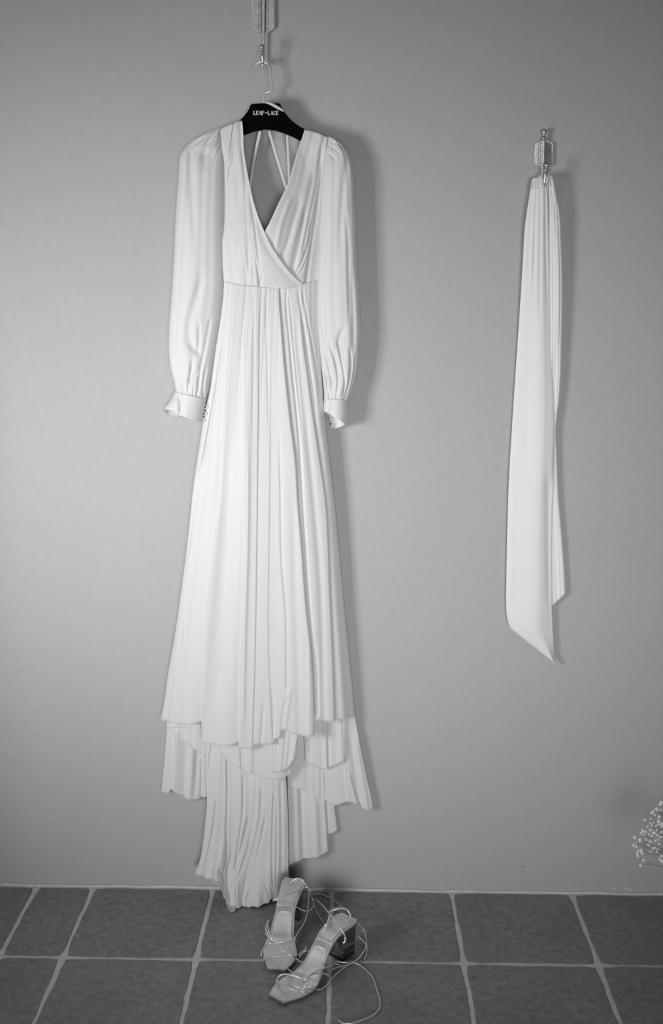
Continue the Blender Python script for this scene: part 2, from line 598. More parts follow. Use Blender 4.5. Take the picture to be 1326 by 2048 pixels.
# ------------------------------------------------------------------ wall hooks (arrow shaped)
def hook(label, shaft, plate, prong, d_plate, dots, top_finial, wings):
    """shaft: pixel path down the wall; plate: pixel outline (left half, right half); prong: pixel tip, collar, ball"""
    base = at(shaft[0][0], shaft[-1][1], 0.0)
    t = thing('arrow_wall_hook', label, 'hook', base)
    (lx, ly), (rx, ry), mid = plate
    # two wings of the feather, each folded back a little from the shaft
    for side, xe, ye in ((-1, lx, ly), (1, rx, ry)):
        ym = [mid[0]] + ye + [mid[1]]
        pts_mid = [(ip(shaft, ym[0]), ym[0]), (ip(shaft, ym[-1]), ym[-1])]
        outline = [(pts_mid[0], 0.010), ((xe, ye[0]), d_plate), ((xe, ye[1]), d_plate), (pts_mid[1], 0.010)]
        f = np.array([at(p[0], p[1], dd + 0.003) for p, dd in outline])
        k = f + np.array([0, 0.003, 0])
        b = MB().add(list(f) + list(k), [(0, 1, 2, 3), (7, 6, 5, 4), (0, 4, 5, 1), (1, 5, 6, 2), (2, 6, 7, 3), (3, 7, 4, 0)])
        w = b.obj('feather_plate', wings[0 if side < 0 else 1], t, smooth=False)
        bevel(w, 0.0011, 2)
        # raised rim of the wing
        rim = MB().tube([f[0] + (0, -0.0004, 0), f[1] + (0, -0.0004, 0), f[2] + (0, -0.0004, 0), f[3] + (0, -0.0004, 0)], 0.0011, seg=6, smooth=False)
        rim.obj('plate_rim', M_PEWTER, w)
        dm = MB()
        for cx, ya, yb, step, r in dots[0 if side < 0 else 1]:
            for yy in np.arange(ya, yb, step):
                s = (cx - ip(shaft, yy)) / (xe - ip(shaft, yy))
                p = at(cx, yy, 0.013 + (d_plate - 0.010) * s + 0.0003)
                dm.lathe(p, (0.0, -1, 0), [(0, r), (0.0005, r * 0.75), (0.0008, r * 0.2)], seg=6)
        o = dm.obj('dimple_row', M_DIMPLE, w)
        o['kind'] = 'stuff'
    sh = MB().tube([at(x, y, 0.014) for x, y in shaft], 0.0033, seg=10)
    # J at the bottom that carries the weight
    sx, sy = shaft[-1]
    tip, col, ball = prong
    p_end = at(sx, sy, 0.014)
    p_tip = at(tip[0], tip[1], 0.054)
    sh.tube([p_end + (0, 0, 0.004), p_end + (0, -0.002, -0.008), (p_end + p_tip) / 2 + (0, 0, -0.012), p_tip + (0, 0.004, -0.006), p_tip + (0, 0, 0.002)], 0.0026, seg=10)
    sh.obj('shaft', M_PEWTER, t)
    p_col, p_ball = at(col[0], col[1], 0.058), at(ball[0], ball[1], 0.059)
    ax = p_ball - p_tip
    L = np.linalg.norm(p_col - p_tip)
    LB = np.linalg.norm(ax)
    pr = MB().lathe(p_tip, ax, [(-0.002, 0.0022), (L * 0.15, 0.0026), (L * 0.6, 0.0037), (L * 0.92, 0.0042), (L * 0.95, 0.0060), (L * 1.02, 0.0064), (L * 1.1, 0.0050), (L * 1.13, 0.0034),
                                (LB - 0.0052, 0.0036), (LB - 0.003, 0.0054), (LB, 0.0062), (LB + 0.003, 0.0054), (LB + 0.0052, 0.0030), (LB + 0.0060, 0.0004)])
    pr.obj('prong', M_PEWTER_DK, t)
    if top_finial:
        p = at(*shaft[0], 0.014)
        pf = MB().lathe(p, (0, 0, 1), [(-0.004, 0.0034), (-0.002, 0.0058), (0.001, 0.0062), (0.003, 0.005), (0.005, 0.0034), (0.009, 0.0036), (0.012, 0.0058), (0.0155, 0.0066), (0.019, 0.0056), (0.0213, 0.003), (0.0222, 0.0003)])
        pf.obj('finial', M_PEWTER_DK, t)
    return t


top_y = -190
hook('long pewter arrow hook holding the black hanger, cut by the top edge', [(530.5, top_y), (529, -60), (527.5, 40), (526.5, 118)],
     ((505, [-130, 55]), (548.5, [-130, 56]), (-160, 70)), ((525.5, 127), (524.5, 106), (524.3, 94)), 0.006,
     ([(517.7, -120, 60, 3.2, 0.0012), (522.6, -120, 66, 3.2, 0.0016)], [(531.4, -120, 68, 3.2, 0.0016), (536.0, -120, 64, 3.2, 0.0011)]), True, (M_PEWTER, M_PEWTER))
hook('short pewter arrow hook with a round finial, holding the white sash', [(1087.6, 277), (1087, 300), (1086, 330), (1085, 352)],
     ((1069.9, [287.5, 326.8]), (1104.5, [286.5, 329.5]), (280.5, 337)), ((1088.5, 369), (1092, 340), (1093.4, 330.5)), 0.005,
     ([(1077, 290, 326, 5.0, 0.0014), (1081, 287, 330, 5.0, 0.0014)], [(1092, 289, 328, 5.0, 0.0013), (1096.5, 292, 326, 5.0, 0.0010)]), True, (M_PEWTER, M_PEWTER_DK))  # right wing in darker pewter: shade of the angled plate put into colour

# ------------------------------------------------------------------ hanger
HD = 0.047
hang = thing('clothes_hanger', 'black hanger with pale lettering and a bent wire hook, inside the dress', 'hanger', at(531, 232, HD))
up_r = [(531, 206), (558, 206.3), (561, 208.5), (563.5, 215), (568, 223), (576, 233), (586, 243.5), (598, 252), (609, 257.5), (622, 264.5), (640, 273), (648, 279), (651, 285)]
lo_r = [(648, 293), (640, 294), (626, 290), (602, 281.5), (586, 273.5), (570, 266.5), (550, 260), (531, 257.5)]
mir = lambda p: (1063 - p[0] - 1.0, p[1] + 1.0)
out = up_r + lo_r[:-1]
left = [mir(p) for p in out]
poly = up_r + lo_r + [mir(p) for p in reversed(lo_r[:-1])] + [mir(p) for p in reversed(up_r[1:])]
f = np.array([at(x, y, HD + 0.006) for x, y in poly])
k = f + np.array([0, 0.012, 0])
n = len(poly)
b = MB().add(list(f) + list(k), [tuple(range(n - 1, -1, -1)), tuple(range(n, 2 * n))] + [(i, (i + 1) % n, (i + 1) % n + n, i + n) for i in range(n)])
bm = bmesh.new()
o = b.obj('hanger_body', M_BLACK, hang, smooth=False)
bm.from_mesh(o.data)
bmesh.ops.recalc_face_normals(bm, faces=bm.faces)
bm.to_mesh(o.data)
bm.free()
bevel(o, 0.0022, 3)
body = o
wire = [(504.3, 150), (506, 141), (509.5, 132.5), (515.5, 126.2), (521.5, 123.8), (527.5, 123.6), (534, 127), (539, 136.5), (541, 151), (542.6, 168), (542.8, 176), (541, 182),
        (536, 184.6), (530.5, 186), (528.6, 189), (528.3, 196), (528.3, 210)]
wd = np.interp([p[1] for p in wire], [120, 130, 210], [0.036, 0.037, HD])
MB().tube([at(x, y, dd) for (x, y), dd in zip(wire, wd)], 0.0023, seg=10, sub=5).obj('wire_hook', M_WIRE, hang)

# lettering, every stroke with thick stems and thin arms
GLYPH = {
    'L': [((0, 0), (0, 1), .28), ((0, 0), (.62, 0), .12), ((.6, 0), (.6, .22), .1), ((-.12, 1), (.16, 1), .1)],
    'E': [((0, 0), (0, 1), .28), ((0, 0), (.6, 0), .12), ((0, 1), (.6, 1), .12), ((0, .52), (.45, .52), .12), ((.6, 0), (.6, .2), .1), ((.6, 1), (.6, .8), .1)],
    'A': [((0, 0), (.36, 1), .12), ((.36, 1), (.74, 0), .28), ((.14, .34), (.58, .34), .1)],
    'F': [((0, 0), (0, 1), .28), ((0, 1), (.6, 1), .12), ((0, .52), (.45, .52), .12), ((.6, 1), (.6, .8), .1)],
    'C': [((.66, .74), (.6, .95), .13), ((.6, .95), (.36, 1), .13), ((.36, 1), (.1, .85), .17), ((.1, .85), (0, .5), .24), ((0, .5), (.1, .15), .24), ((.1, .15), (.36, 0), .17), ((.36, 0), (.6, .05), .13), ((.6, .05), (.66, .26), .13)],
    '-': [((0, .52), (.75, .52), .22)],
}
TXT = 'LEAF-LACE'
adv = {'L': .98, 'E': .98, 'A': 1.05, 'F': .95, '-': 1.22, 'C': 1.0}
tot = sum(adv[c] for c in TXT) - 0.25
sc_px = 49.5 / tot
lb = MB()
xx = 507.2
for c in TXT:
    gx = xx + (0.18 * sc_px if c == '-' else 0.1 * sc_px)
    for (ax, ay), (bx, by), w in GLYPH[c]:
        H = 7.6
        p = np.array([gx + ax * sc_px, 229.6 - ay * H])
        q = np.array([gx + bx * sc_px, 229.6 - by * H])
        dr = (q - p) / (np.linalg.norm(q - p) + 1e-9)
        nn = np.array([-dr[1], dr[0]]) * w * sc_px / 2
        e = dr * w * sc_px * 0.25
        cs = [p - e + nn, q + e + nn, q + e - nn, p - e - nn]
        ff = [at(x, y, HD + 0.0066) for x, y in cs]
        bb = [v + np.array([0, 0.0012, 0]) for v in ff]
        lb.add(ff + bb, [(0, 1, 2, 3), (7, 6, 5, 4), (0, 4, 5, 1), (1, 5, 6, 2), (2, 6, 7, 3), (3, 7, 4, 0)])
    xx += adv[c] * sc_px
o = lb.obj('lettering', M_PRINT, body, smooth=False)
o['label'] = 'pale serif lettering'

# ------------------------------------------------------------------ dress
dress = thing('wedding_dress', 'long white wrap wedding dress with bishop sleeves, hung on the black hanger', 'dress', at(531, 600, 0.05))

# ---- bodice, two crossing panels
neckL = [(484, 241), (486, 262), (487.5, 300), (493.5, 340), (500, 372), (509, 410), (519, 440), (529, 464), (545, 497), (560, 519), (580, 545), (600, 564), (606.5, 569)]
sideL = [(440, 257), (443, 290), (446, 320), (447, 360), (446, 400), (444.5, 450), (444.5, 520), (447, 562), (447, 580)]
waistL = [(447, 562), (460, 565), (472, 567.5), (490, 571), (510, 572), (530, 574.5), (550, 577.5), (575, 577), (592, 573), (606.5, 569)]
shoulderL = [(440, 257), (455, 249.5), (470, 243.5), (478, 241), (484, 241)]
foldsL = [
    ([(466, 320), (462, 340), (450, 400), (447, 470)], 5, 0.004, 'v'),
    ([(486, 300), (492, 400), (496, 480), (497, 568)], 4, 0.003, 'v'),
    ([(494, 380), (499, 450), (507, 520), (511, 572)], 3.2, 0.004, 'R'),
    ([(500, 395), (512, 470), (520, 540), (523, 574)], 3, 0.0028, 'v'),
    ([(478, 430), (484, 500), (493, 545), (496, 570)], 2.6, 0.003, 'R'),
    ([(470, 480), (474, 530), (480, 560), (482, 570)], 2.6, 0.003, 'R'),
    ([(482, 470), (489, 530), (494, 569)], 2, 0.0025, 'v'),
    ([(503, 440), (505, 520), (508, 571)], 2.2, 0.002, 'v'),
    ([(455, 470), (462, 530), (468, 567)], 3, 0.0022, 'v'),
    ([(512, 520), (517, 550), (519, 573)], 2.2, 0.003, 'v'),
    ([(527, 545), (521, 566), (519, 575)], 2.4, 0.0025, 'v'),
    ([(497, 372), (507, 420), (520, 460), (535, 500), (556, 530), (590, 566)], 3.0, 0.0005, 'v'),
    ([(466, 250), (460, 300), (456, 330)], 2.2, 0.0025, 'R'),
]


def torso(X, Y):
    """depth of the bodice: shallow at the side seams, fuller at the bust, clear of the hanger at the shoulders"""
    c = np.sin(np.pi * np.clip((X - 436) / 206.0, 0, 1))
    full = 0.020 + 0.022 * np.clip((Y - 290) / 160.0, 0, 1) - 0.012 * np.clip((Y - 510) / 60.0, 0, 1)
    d = 0.046 + full * c ** 0.8
    w = np.clip(1 - (Y - 292) / 70.0, 0, 1)
    return np.maximum(d, d * (1 - w) + 0.0595 * w)


def d_bod(U, V, X, Y):
    t = np.clip(1 - V / 0.015, 0, 1)
    lap = np.clip((Y - 440) / 40.0, 0, 1)
    return torso(X, Y) + 0.0045 * lap - 0.004 * t * t


sheet('bodice_panel', sideL, neckL, shoulderL, waistL, 150, 170, d_bod,
      lambda U, V, X, Y: fold_field(X, Y, foldsL) + gathers(U, 1 - V, 24, 0.0010, 3, 0.0, 0.2) + waves(U, V, 4, 0.0007, 11) + 0.002 * np.exp(-((V - 0.94) / 0.04) ** 2),
      M_GOWN, dress, label='overlapping front panel of the wrap bodice', hem_roll=0.0)

neckR = [(609, 259), (606, 270), (600, 287), (591, 315), (581, 350), (572, 375), (556, 408), (541, 441), (529, 464), (519, 490), (512, 520), (506, 545), (504, 566)]
sideR = [(655, 273), (651, 300), (648, 340), (644, 400), (640.5, 500), (638, 560), (637, 580)]
waistR = [(504, 566), (540, 571), (580, 571), (612, 569), (638, 563)]
shoulderR = [(609, 259), (615, 259), (626, 261), (640, 266), (655, 273)]
foldsR = [
    ([(628, 350), (612, 420), (596, 480), (583, 540)], 6, 0.004, 'v'),
    ([(600, 400), (585, 450), (570, 500), (560, 520)], 6, 0.0035, 'v'),
    ([(610, 420), (603, 470), (592, 520), (586, 548)], 4, 0.003, 'v'),
    ([(580, 400), (562, 450), (552, 500)], 5, 0.003, 'r'),
    ([(623, 440), (615, 490), (601, 530), (588, 552)], 2.4, 0.003, 'v'),
    ([(643, 290), (634, 360), (618, 440), (606, 500)], 3.2, 0.003, 'v'),
    ([(612, 520), (604, 540), (592, 556)], 2.2, 0.002, 'v'),
    ([(645, 330), (631, 430), (618, 520), (612, 571)], 4, 0.004, 'v', 40, 0),
]


def d_bodR(U, V, X, Y):
    t = np.clip(1 - V / 0.015, 0, 1)
    lap = np.clip((Y - 455) / 40.0, 0, 1) * np.clip((560 - X) / 60.0, 0, 1)
    return torso(X, Y) - 0.006 * lap - 0.004 * t * t


sheet('bodice_panel', neckR, sideR, shoulderR, waistR, 130, 170, d_bodR,
      lambda U, V, X, Y: fold_field(X, Y, foldsR) + waves(U, V, 4, 0.0007, 12), M_GOWN, dress, label='tucked-under panel of the wrap bodice')

# shoulder yokes: flat facing on the left shoulder, and the backs behind the hanger
sheet('shoulder_facing', [(440, 256.5), (447, 285), (455, 322), (456, 324)], [(466, 245.5), (464, 262), (460, 290), (457, 318), (456.5, 324)],
      [(440, 256.5), (453, 250.5), (466, 245.5)], [(455, 322), (456, 323), (456.5, 324)], 20, 40,
      lambda U, V, X, Y: torso(X, Y) + 0.0022 - 0.004 * np.clip(1 - V / 0.06, 0, 1) ** 2 - 0.001 * (1 - U), lambda U, V, X, Y: 0 * X, M_GOWN, dress, label='small triangular facing at the shoulder')
for L_, R_, T_, H_ in (
        ([(441, 258), (447, 320), (447, 420), (447, 572)], [(478, 242), (476, 300), (482, 360), (492, 420), (505, 500), (515, 572)], [(441, 258), (478, 242)], [(447, 572), (515, 572)]),
        ([(614, 260), (612, 300), (600, 360), (580, 420), (560, 500), (545, 572)], [(654, 274), (644, 340), (630, 430), (612, 572)], [(614, 260), (654, 274)], [(545, 572), (612, 572)])):
    sheet('back_panel', L_, R_, T_, H_, 24, 60, lambda U, V: 0.022 + 0.014 * np.clip(1 - V / 0.05, 0, 1) ** 2, lambda U, V, X, Y: waves(U, V, 3, 0.001, 5), M_LINING, dress)

# ---- hanging loops
for path, dd, w in (([(520.5, 262), (517, 278), (511, 305), (506, 335), (500.5, 372), (498, 384)], (0.037, 0.035, 0.034, 0.036, 0.045, 0.045), 3.1),
                    ([(538, 262), (543, 278), (552, 308), (563, 345), (572, 374), (577, 386)], (0.037, 0.035, 0.034, 0.036, 0.043, 0.043), 3.1),
                    ([(574.5, 270), (575.5, 290), (577, 320), (578.5, 356), (579, 372)], (0.037, 0.034, 0.033, 0.037, 0.040), 2.6)):
    P = np.array([at(x, y, q) for (x, y), q in zip(path, dd)])
    MB().tube(P, w / 780.0, seg=8, flat=0.25, up=(0, 1, 0)).obj('hanging_loop', M_GOWN, dress)
sp = [(528.5, 205, 0.049), (534, 205.5, 0.0550), (541, 207.5, 0.0556), (549, 211.5, 0.0556), (557, 216, 0.0556), (563, 219.5, 0.0550), (569, 225, 0.0500), (577, 235, 0.044), (590, 248, 0.041)]
MB().tube([at(x, y, q) for x, y, q in sp], [0.0012, 0.0022, 0.0030, 0.0036, 0.0036, 0.0028, 0.0012, 0.0008, 0.0008], seg=8, flat=0.25, up=(0, 1, 0)).obj('hanging_loop', M_GOWN, dress)

# ---- sleeves
slL_out = [(441, 258), (420, 265.5), (400, 273), (385, 282), (374, 291), (366, 300), (361, 310), (358.5, 330), (355.5, 370), (352, 420), (347.5, 520), (342.5, 600), (338, 660), (337.5, 700), (342, 740), (347, 760), (350.5, 772), (351, 784)]


def sleeve_layout(outer, inner, y0, y1, ny, nx, left):
    pass


slL_L = [(436, 257), (412, 266), (392, 275.5), (378, 286), (368, 297), (361, 310), (358.5, 330), (355.5, 370), (352, 420), (347.5, 520), (342.5, 600), (338, 660), (337.5, 700), (342, 740), (347, 760), (350.5, 774), (350.5, 800)]
slL_R = [(443, 257), (446, 290), (449, 322), (448.5, 360), (447, 420), (447.5, 500), (448, 560), (444, 610), (438, 655), (430, 700), (423, 745), (417, 780), (412, 800)]
fSL = [
    ([(441, 266), (420, 271), (400, 281), (386, 292)], 3.0, 0.003, 'v'),
    ([(441, 272), (425, 280), (405, 292), (392, 300)], 3.5, 0.005, 'v'),
    ([(442, 278), (430, 296), (420, 312)], 3, 0.0018, 'v'),
    ([(444, 284), (436, 305), (428, 322)], 3, 0.0015, 'v'),
    ([(412, 300), (412, 312), (410, 330)], 16, 0.006, 'v', 14, 40),
    ([(383, 300), (382, 340), (385, 400), (388, 480)], 7, 0.004, 'v', 40, 100),
    ([(374, 310), (371, 360), (368, 430)], 8, 0.004, 'r', 40, 100),
    ([(402, 560), (388, 610), (378, 660), (382, 690), (393, 706)], 9, 0.0055, 'v', 60, 20),
    ([(398, 650), (397, 690), (395, 708)], 4, 0.004, 'v', 40, 10),
    ([(384, 725), (382, 745), (379, 758), (377, 782)], 3.6, 0.0045, 'v'),
    ([(394, 746), (386, 755), (379, 764)], 3.0, 0.0045, 'v', 10, 10),
    ([(355, 765), (357, 778), (358, 786)], 2.5, 0.0035, 'v', 10, 4),
    ([(362, 768), (363, 780), (363, 788)], 2.2, 0.003, 'v', 10, 4),
    ([(420, 640), (409, 700), (400, 745), (396, 780)], 4, 0.003, 'v'),
    ([(412, 735), (407, 765), (405, 795)], 3, 0.003, 'v'),
]
cufftopL = [(350.5, 783), (358, 786.5), (368, 788.5), (380, 790.5), (392, 793), (404, 796), (414, 798)]
sleeveL, PL, QL = ring('sleeve', slL_L, slL_R, [(436, 257), (443, 257)], cufftopL, cufftopL, 110, 40, 230, K(0.046),
                       lambda V: 0.017 + 0.010 * np.clip(V / 0.12, 0, 1) ** 0.7 + 0.004 * np.sin(np.pi * np.clip(V, 0, 1)) + 0.002 * np.clip((V - 0.9) / 0.1, 0, 1),
                       lambda V: 0.010 + 0.020 * np.clip(V / 0.12, 0, 1) ** 0.7 - 0.010 * np.clip((V - 0.9) / 0.1, 0, 1),
                       lambda U, V, X, Y: fold_field(X, Y, fSL) + waves(U, V, 4, 0.0008, 21) + gathers(U, 1 - V, 12, 0.0035, 22, 0.0, 0.10) + gathers(U, V, 9, 0.002, 23, 0.0, 0.10),
                       M_GOWN, dress, power=0.42)

slR_L = [(655, 274), (652, 290), (648, 310), (645, 340), (641.5, 400), (637.5, 500), (635, 560), (634, 600), (636, 650), (641, 715), (646, 765), (648, 790), (648, 804)]
slR_R = [(660, 274), (674, 279), (684, 287), (693, 298), (700, 310), (705, 326), (708.5, 350), (712, 420), (714.5, 500), (718, 580), (721, 650), (720, 690), (716, 730), (708.5, 768), (701, 790), (697, 802), (697, 806)]
fSR = [
    ([(657, 283), (672, 287), (682, 293)], 2.6, 0.0035, 'v', 6, 6),
    ([(656, 289), (666, 295), (675, 303)], 2.4, 0.003, 'v', 6, 6),
    ([(652, 305), (660, 309), (668, 318)], 4, 0.003, 'v', 6, 10),
    ([(693, 320), (688, 370), (682, 440), (680, 500)], 7, 0.004, 'v', 40, 90),
    ([(649, 330), (648, 400), (643, 480)], 4, 0.003, 'v', 40, 60),
    ([(691, 420), (696, 500), (697, 560), (699, 640)], 4, 0.003, 'v', 60, 60),
    ([(684, 660), (681, 672), (679, 690), (683, 715)], 6, 0.006, 'v', 20, 20),
    ([(640, 655), (652, 710), (660, 745), (668, 790)], 3, 0.0042, 'v'),
    ([(660, 690), (672, 730), (677, 760), (673, 795)], 3, 0.004, 'v'),
    ([(669, 700), (676, 730), (682, 752)], 3.4, 0.0045, 'v'),
    ([(676, 685), (686, 735), (690, 760), (686, 798)], 3, 0.0042, 'v'),
    ([(700, 700), (702, 735), (697, 770), (690, 798)], 2.6, 0.004, 'v'),
    ([(711, 715), (708, 745), (702, 775), (695, 797)], 2.6, 0.0035, 'v'),
    ([(648, 735), (655, 765), (660, 800)], 2.6, 0.004, 'v'),
    ([(664, 755), (663, 775), (665, 802)], 2.4, 0.0035, 'v'),
    ([(704, 560), (707, 640), (708, 700)], 5, 0.003, 'v', 60, 60),
    ([(637, 640), (644, 700), (652, 745), (656, 790)], 2.4, 0.003, 'v'),
]
cufftopR = [(648, 802), (655, 800.5), (662, 799), (672, 798.5), (685, 799.5), (697, 803)]
sleeveR, PR_, QR = ring('sleeve', slR_L, slR_R, [(655, 274), (660, 274)], cufftopR, cufftopR, 110, 40, 230, K(0.046),
                        lambda V: 0.017 + 0.010 * np.clip(V / 0.12, 0, 1) ** 0.7 + 0.004 * np.sin(np.pi * np.clip(V, 0, 1)) + 0.002 * np.clip((V - 0.9) / 0.1, 0, 1),
                        lambda V: 0.010 + 0.020 * np.clip(V / 0.12, 0, 1) ** 0.7 - 0.010 * np.clip((V - 0.9) / 0.1, 0, 1),
                        lambda U, V, X, Y: fold_field(X, Y, fSR) + waves(U, V, 4, 0.0008, 31) + gathers(U, 1 - V, 15, 0.0035, 32, 0.0, 0.12) + gathers(U, V, 9, 0.002, 33, 0.0, 0.08),
                        M_GOWN, dress, power=0.42)

# ---- cuffs with button loops
cuL_L = [(350.5, 783), (345, 793), (337, 806), (328.5, 818), (328, 824)]
cuL_R = [(414, 796), (411, 806), (408, 822), (404, 838), (402, 846)]
fCL = [([(358, 786), (361, 800), (362, 812), (361, 828)], 5, 0.007, 'v', 20, 20), ([(345, 800), (342, 812), (340, 822)], 7, 0.003, 'r', 10, 10)]
cuffL, PCL, QCL = ring('cuff', cuL_L, cuL_R, cufftopL, [(328.5, 818.5), (338, 820), (348, 822.5), (360, 828), (372, 835), (386, 840), (403, 845)],
                       [(329, 820), (332, 829), (338, 835), (344, 836.5), (350, 832), (362, 832), (380, 838), (403, 845)], 70, 40, 40, K(0.046),
                       lerp(0.030, 0.030), lerp(0.024, 0.022), lambda U, V, X, Y: fold_field(X, Y, fCL), M_GOWN, dress, power=0.6)
for x, y in ((411, 813.5), (408.5, 827), (406, 839)):
    th = np.linspace(-1.3, 1.3, 7)
    MB().tube([at(x - 3 + 5.0 * math.cos(t), y + 4.4 * math.sin(t), 0.056) for t in th], 0.0011, seg=6, smooth=False).obj('button_loop', M_GOWN, cuffL)
x, y = 345, 832
MB().tube([at(x + 4.5 * math.cos(t), y + 3.8 * math.sin(t), 0.036) for t in np.linspace(-0.9, 3.3, 9)], 0.0011, seg=6, smooth=False).obj('button_loop', M_GOWN, cuffL)

cuR_L = [(648, 802), (647.5, 812), (648, 824), (648.5, 830)]
cuR_R = [(697, 802), (696.7, 815), (696, 830), (693.5, 842), (690.5, 851), (690, 856)]
fCR = [([(657, 801), (659, 808), (655, 824)], 4.5, 0.006, 'v', 20, 20)]
cuffR, PCR, QCR = ring('cuff', cuR_L, cuR_R, cufftopR, [(648.5, 823), (655, 826), (663, 832), (672, 837.5), (682, 843), (691, 849)],
                       [(648.5, 824), (656, 832), (661, 844), (664, 853), (670, 857.5), (680, 855), (691, 849.5)], 60, 40, 40, K(0.046),
                       lerp(0.030, 0.028), lerp(0.024, 0.026), lambda U, V, X, Y: fold_field(X, Y, fCR), M_GOWN, dress, power=0.6)
for x, y in ((660.5, 829.5), (662.5, 839), (666, 852)):
    th = np.linspace(1.6, 4.7, 7)
    MB().tube([at(x + 3.4 * math.cos(t), y + 3.6 * math.sin(t), 0.030) for t in th], 0.0011, seg=6, smooth=False).obj('button_loop', M_GOWN, cuffR)

# ---- skirt, top layer
skL = [(441, 560), (440, 585), (436.5, 620), (432, 650), (425.5, 700), (419, 755), (411.5, 810), (405, 850), (398, 895), (388, 960), (375, 1080), (362, 1180), (350, 1265), (335, 1350), (324, 1420), (320, 1437), (318, 1450), (318, 1500)]
skR = [(637, 560), (638, 600), (639.5, 640), (641, 690), (645, 770), (652, 850), (661, 930), (667, 980), (677, 1080), (686, 1180), (695, 1270), (704, 1360), (711, 1431), (713, 1450), (713, 1500)]
waist = [(441, 560), (460, 565), (472, 567.5), (490, 571), (510, 572), (530, 574), (550, 576), (575, 575.5), (592, 571.5), (612, 566), (637, 559)]
hem = [(320, 1437), (326, 1439), (333, 1441.5), (345, 1445), (360, 1447), (380, 1447), (400, 1443), (404, 1443), (405.5, 1486), (420, 1487), (440, 1489), (455, 1488), (470, 1485), (478.5, 1483), (480, 1493), (488, 1495.5), (498, 1494.5),
       (504, 1492), (505.5, 1488), (520, 1487.5), (532, 1487), (545, 1488), (546.5, 1478), (552, 1477), (558, 1474), (559, 1462), (567, 1457), (573, 1459), (582, 1465), (596, 1468.5), (612, 1469.5), (626.5, 1469.5), (628, 1437), (640, 1439),
       (656, 1441.5), (668, 1440), (671, 1437.5), (685, 1438), (698, 1435), (711, 1431)]
fSK = [
    ([(466, 580), (456, 720), (446, 880), (439, 1000), (428, 1083), (416, 1199), (410, 1290), (405, 1495)], 5, 0.012, 'R', 60, 0),
    ([(489, 640), (490, 760), (490, 900), (489.5, 1000), (490, 1080), (486, 1200), (482.5, 1300), (479.3, 1500)], 2.6, 0.011, 'R', 120, 0),
    ([(497, 900), (497, 1000), (496, 1080), (491, 1250), (487, 1440)], 3.5, 0.004, 'r', 120, 40),
    ([(558, 580), (565, 676), (582, 845), (592, 925), (596, 1000), (603, 1083), (613, 1215), (624, 1315), (627.5, 1400), (627.5, 1475)], 4, 0.012, 'L', 80, 0),
    ([(572, 600), (583, 720), (597, 860), (606, 1000), (612, 1100), (619, 1200), (628, 1330), (632, 1430)], 3, 0.006, 'v', 100, 10),
    ([(560, 900), (562, 983), (564, 1116), (573, 1232), (574, 1330), (574, 1378)], 3, 0.006, 'v', 120, 20),
    ([(519, 620), (517, 800), (515, 1000), (513, 1150), (511, 1282), (504.8, 1495)], 2.6, 0.004, 'L', 150, 0),
    ([(541, 760), (540, 950), (538, 1100), (537, 1300), (545.6, 1490)], 3, 0.003, 'L', 150, 0),
    ([(601, 640), (622, 800), (640, 920), (650, 990), (660, 1182), (667, 1350), (669.5, 1442)], 3.5, 0.009, 'L', 120, 0),
    ([(612, 620), (632, 780), (648, 910), (664, 1080), (676, 1250), (688, 1440)], 8, 0.006, 'r', 100, 0),
    ([(590, 640), (609, 820), (626, 980), (640, 1150), (648, 1440)], 7, 0.006, 'v', 120, 0),
    ([(640, 880), (655, 1000), (673, 1150), (690, 1320), (701, 1435)], 9, 0.003, 'v', 120, 0),
    ([(446, 690), (428, 800), (410, 900), (396, 960), (382, 1060), (371, 1136)], 3, 0.006, 'v', 60, 80),
    ([(436, 760), (417, 860), (404, 940), (388, 1040)], 2.4, 0.004, 'v', 60, 80),
    ([(420, 860), (405, 980), (388, 1120), (370, 1260), (358, 1370), (355, 1447)], 8, 0.008, 'v', 150, 0),
    ([(366, 1250), (362, 1350), (356, 1440)], 4, 0.005, 'L', 80, 0),
    ([(345, 1340), (340, 1390), (334, 1440)], 5, 0.006, 'v', 50, 0),
    ([(468, 760), (458, 900), (452, 1100), (444, 1270), (438, 1380)], 16, 0.008, 'v', 150, 120),
    ([(478, 800), (473, 1000), (462, 1200), (448, 1300), (432, 1400)], 7, 0.004, 'v', 150, 60),
    ([(545, 1380), (547, 1430), (546, 1490)], 3, 0.003, 'v', 30, 0),
    ([(527, 1410), (525, 1450), (521, 1490)], 3.5, 0.004, 'v', 40, 0),
    ([(573, 1396), (567, 1425), (562, 1470)], 3, 0.007, 'v', 20, 0),
    ([(580, 1380), (575, 1420), (569, 1462)], 4, 0.005, 'r', 20, 0),
    ([(586, 1000), (592, 1200), (597, 1350), (600, 1470)], 8, 0.005, 'v', 150, 0),
    ([(617, 1300), (619, 1380), (618, 1470)], 4, 0.005, 'r', 60, 0),
    ([(632, 1300), (635, 1370), (636, 1430)], 3, 0.005, 'v', 60, 10),
    ([(492, 590), (487, 660), (478, 780), (470, 900)], 3, 0.003, 'v', 30, 120),
    ([(508, 590), (508, 700), (506, 860)], 3, 0.003, 'v', 30, 120),
    ([(532, 590), (535, 700), (538, 850)], 3, 0.003, 'v', 30, 120),
    ([(578, 590), (588, 700), (603, 850)], 2.6, 0.0035, 'v', 30, 120),
    ([(596, 585), (612, 680), (630, 800)], 2.4, 0.004, 'v', 30, 120),
    ([(605, 585), (621, 670), (638, 770)], 2.2, 0.004, 'v', 30, 120),
]


def d_skirt(U, V):
    c = np.maximum(1 - (2 * U - 1) ** 2, 0) ** 0.5
    return 0.045 - 0.021 * V + (0.0295 + 0.036 * V) * c


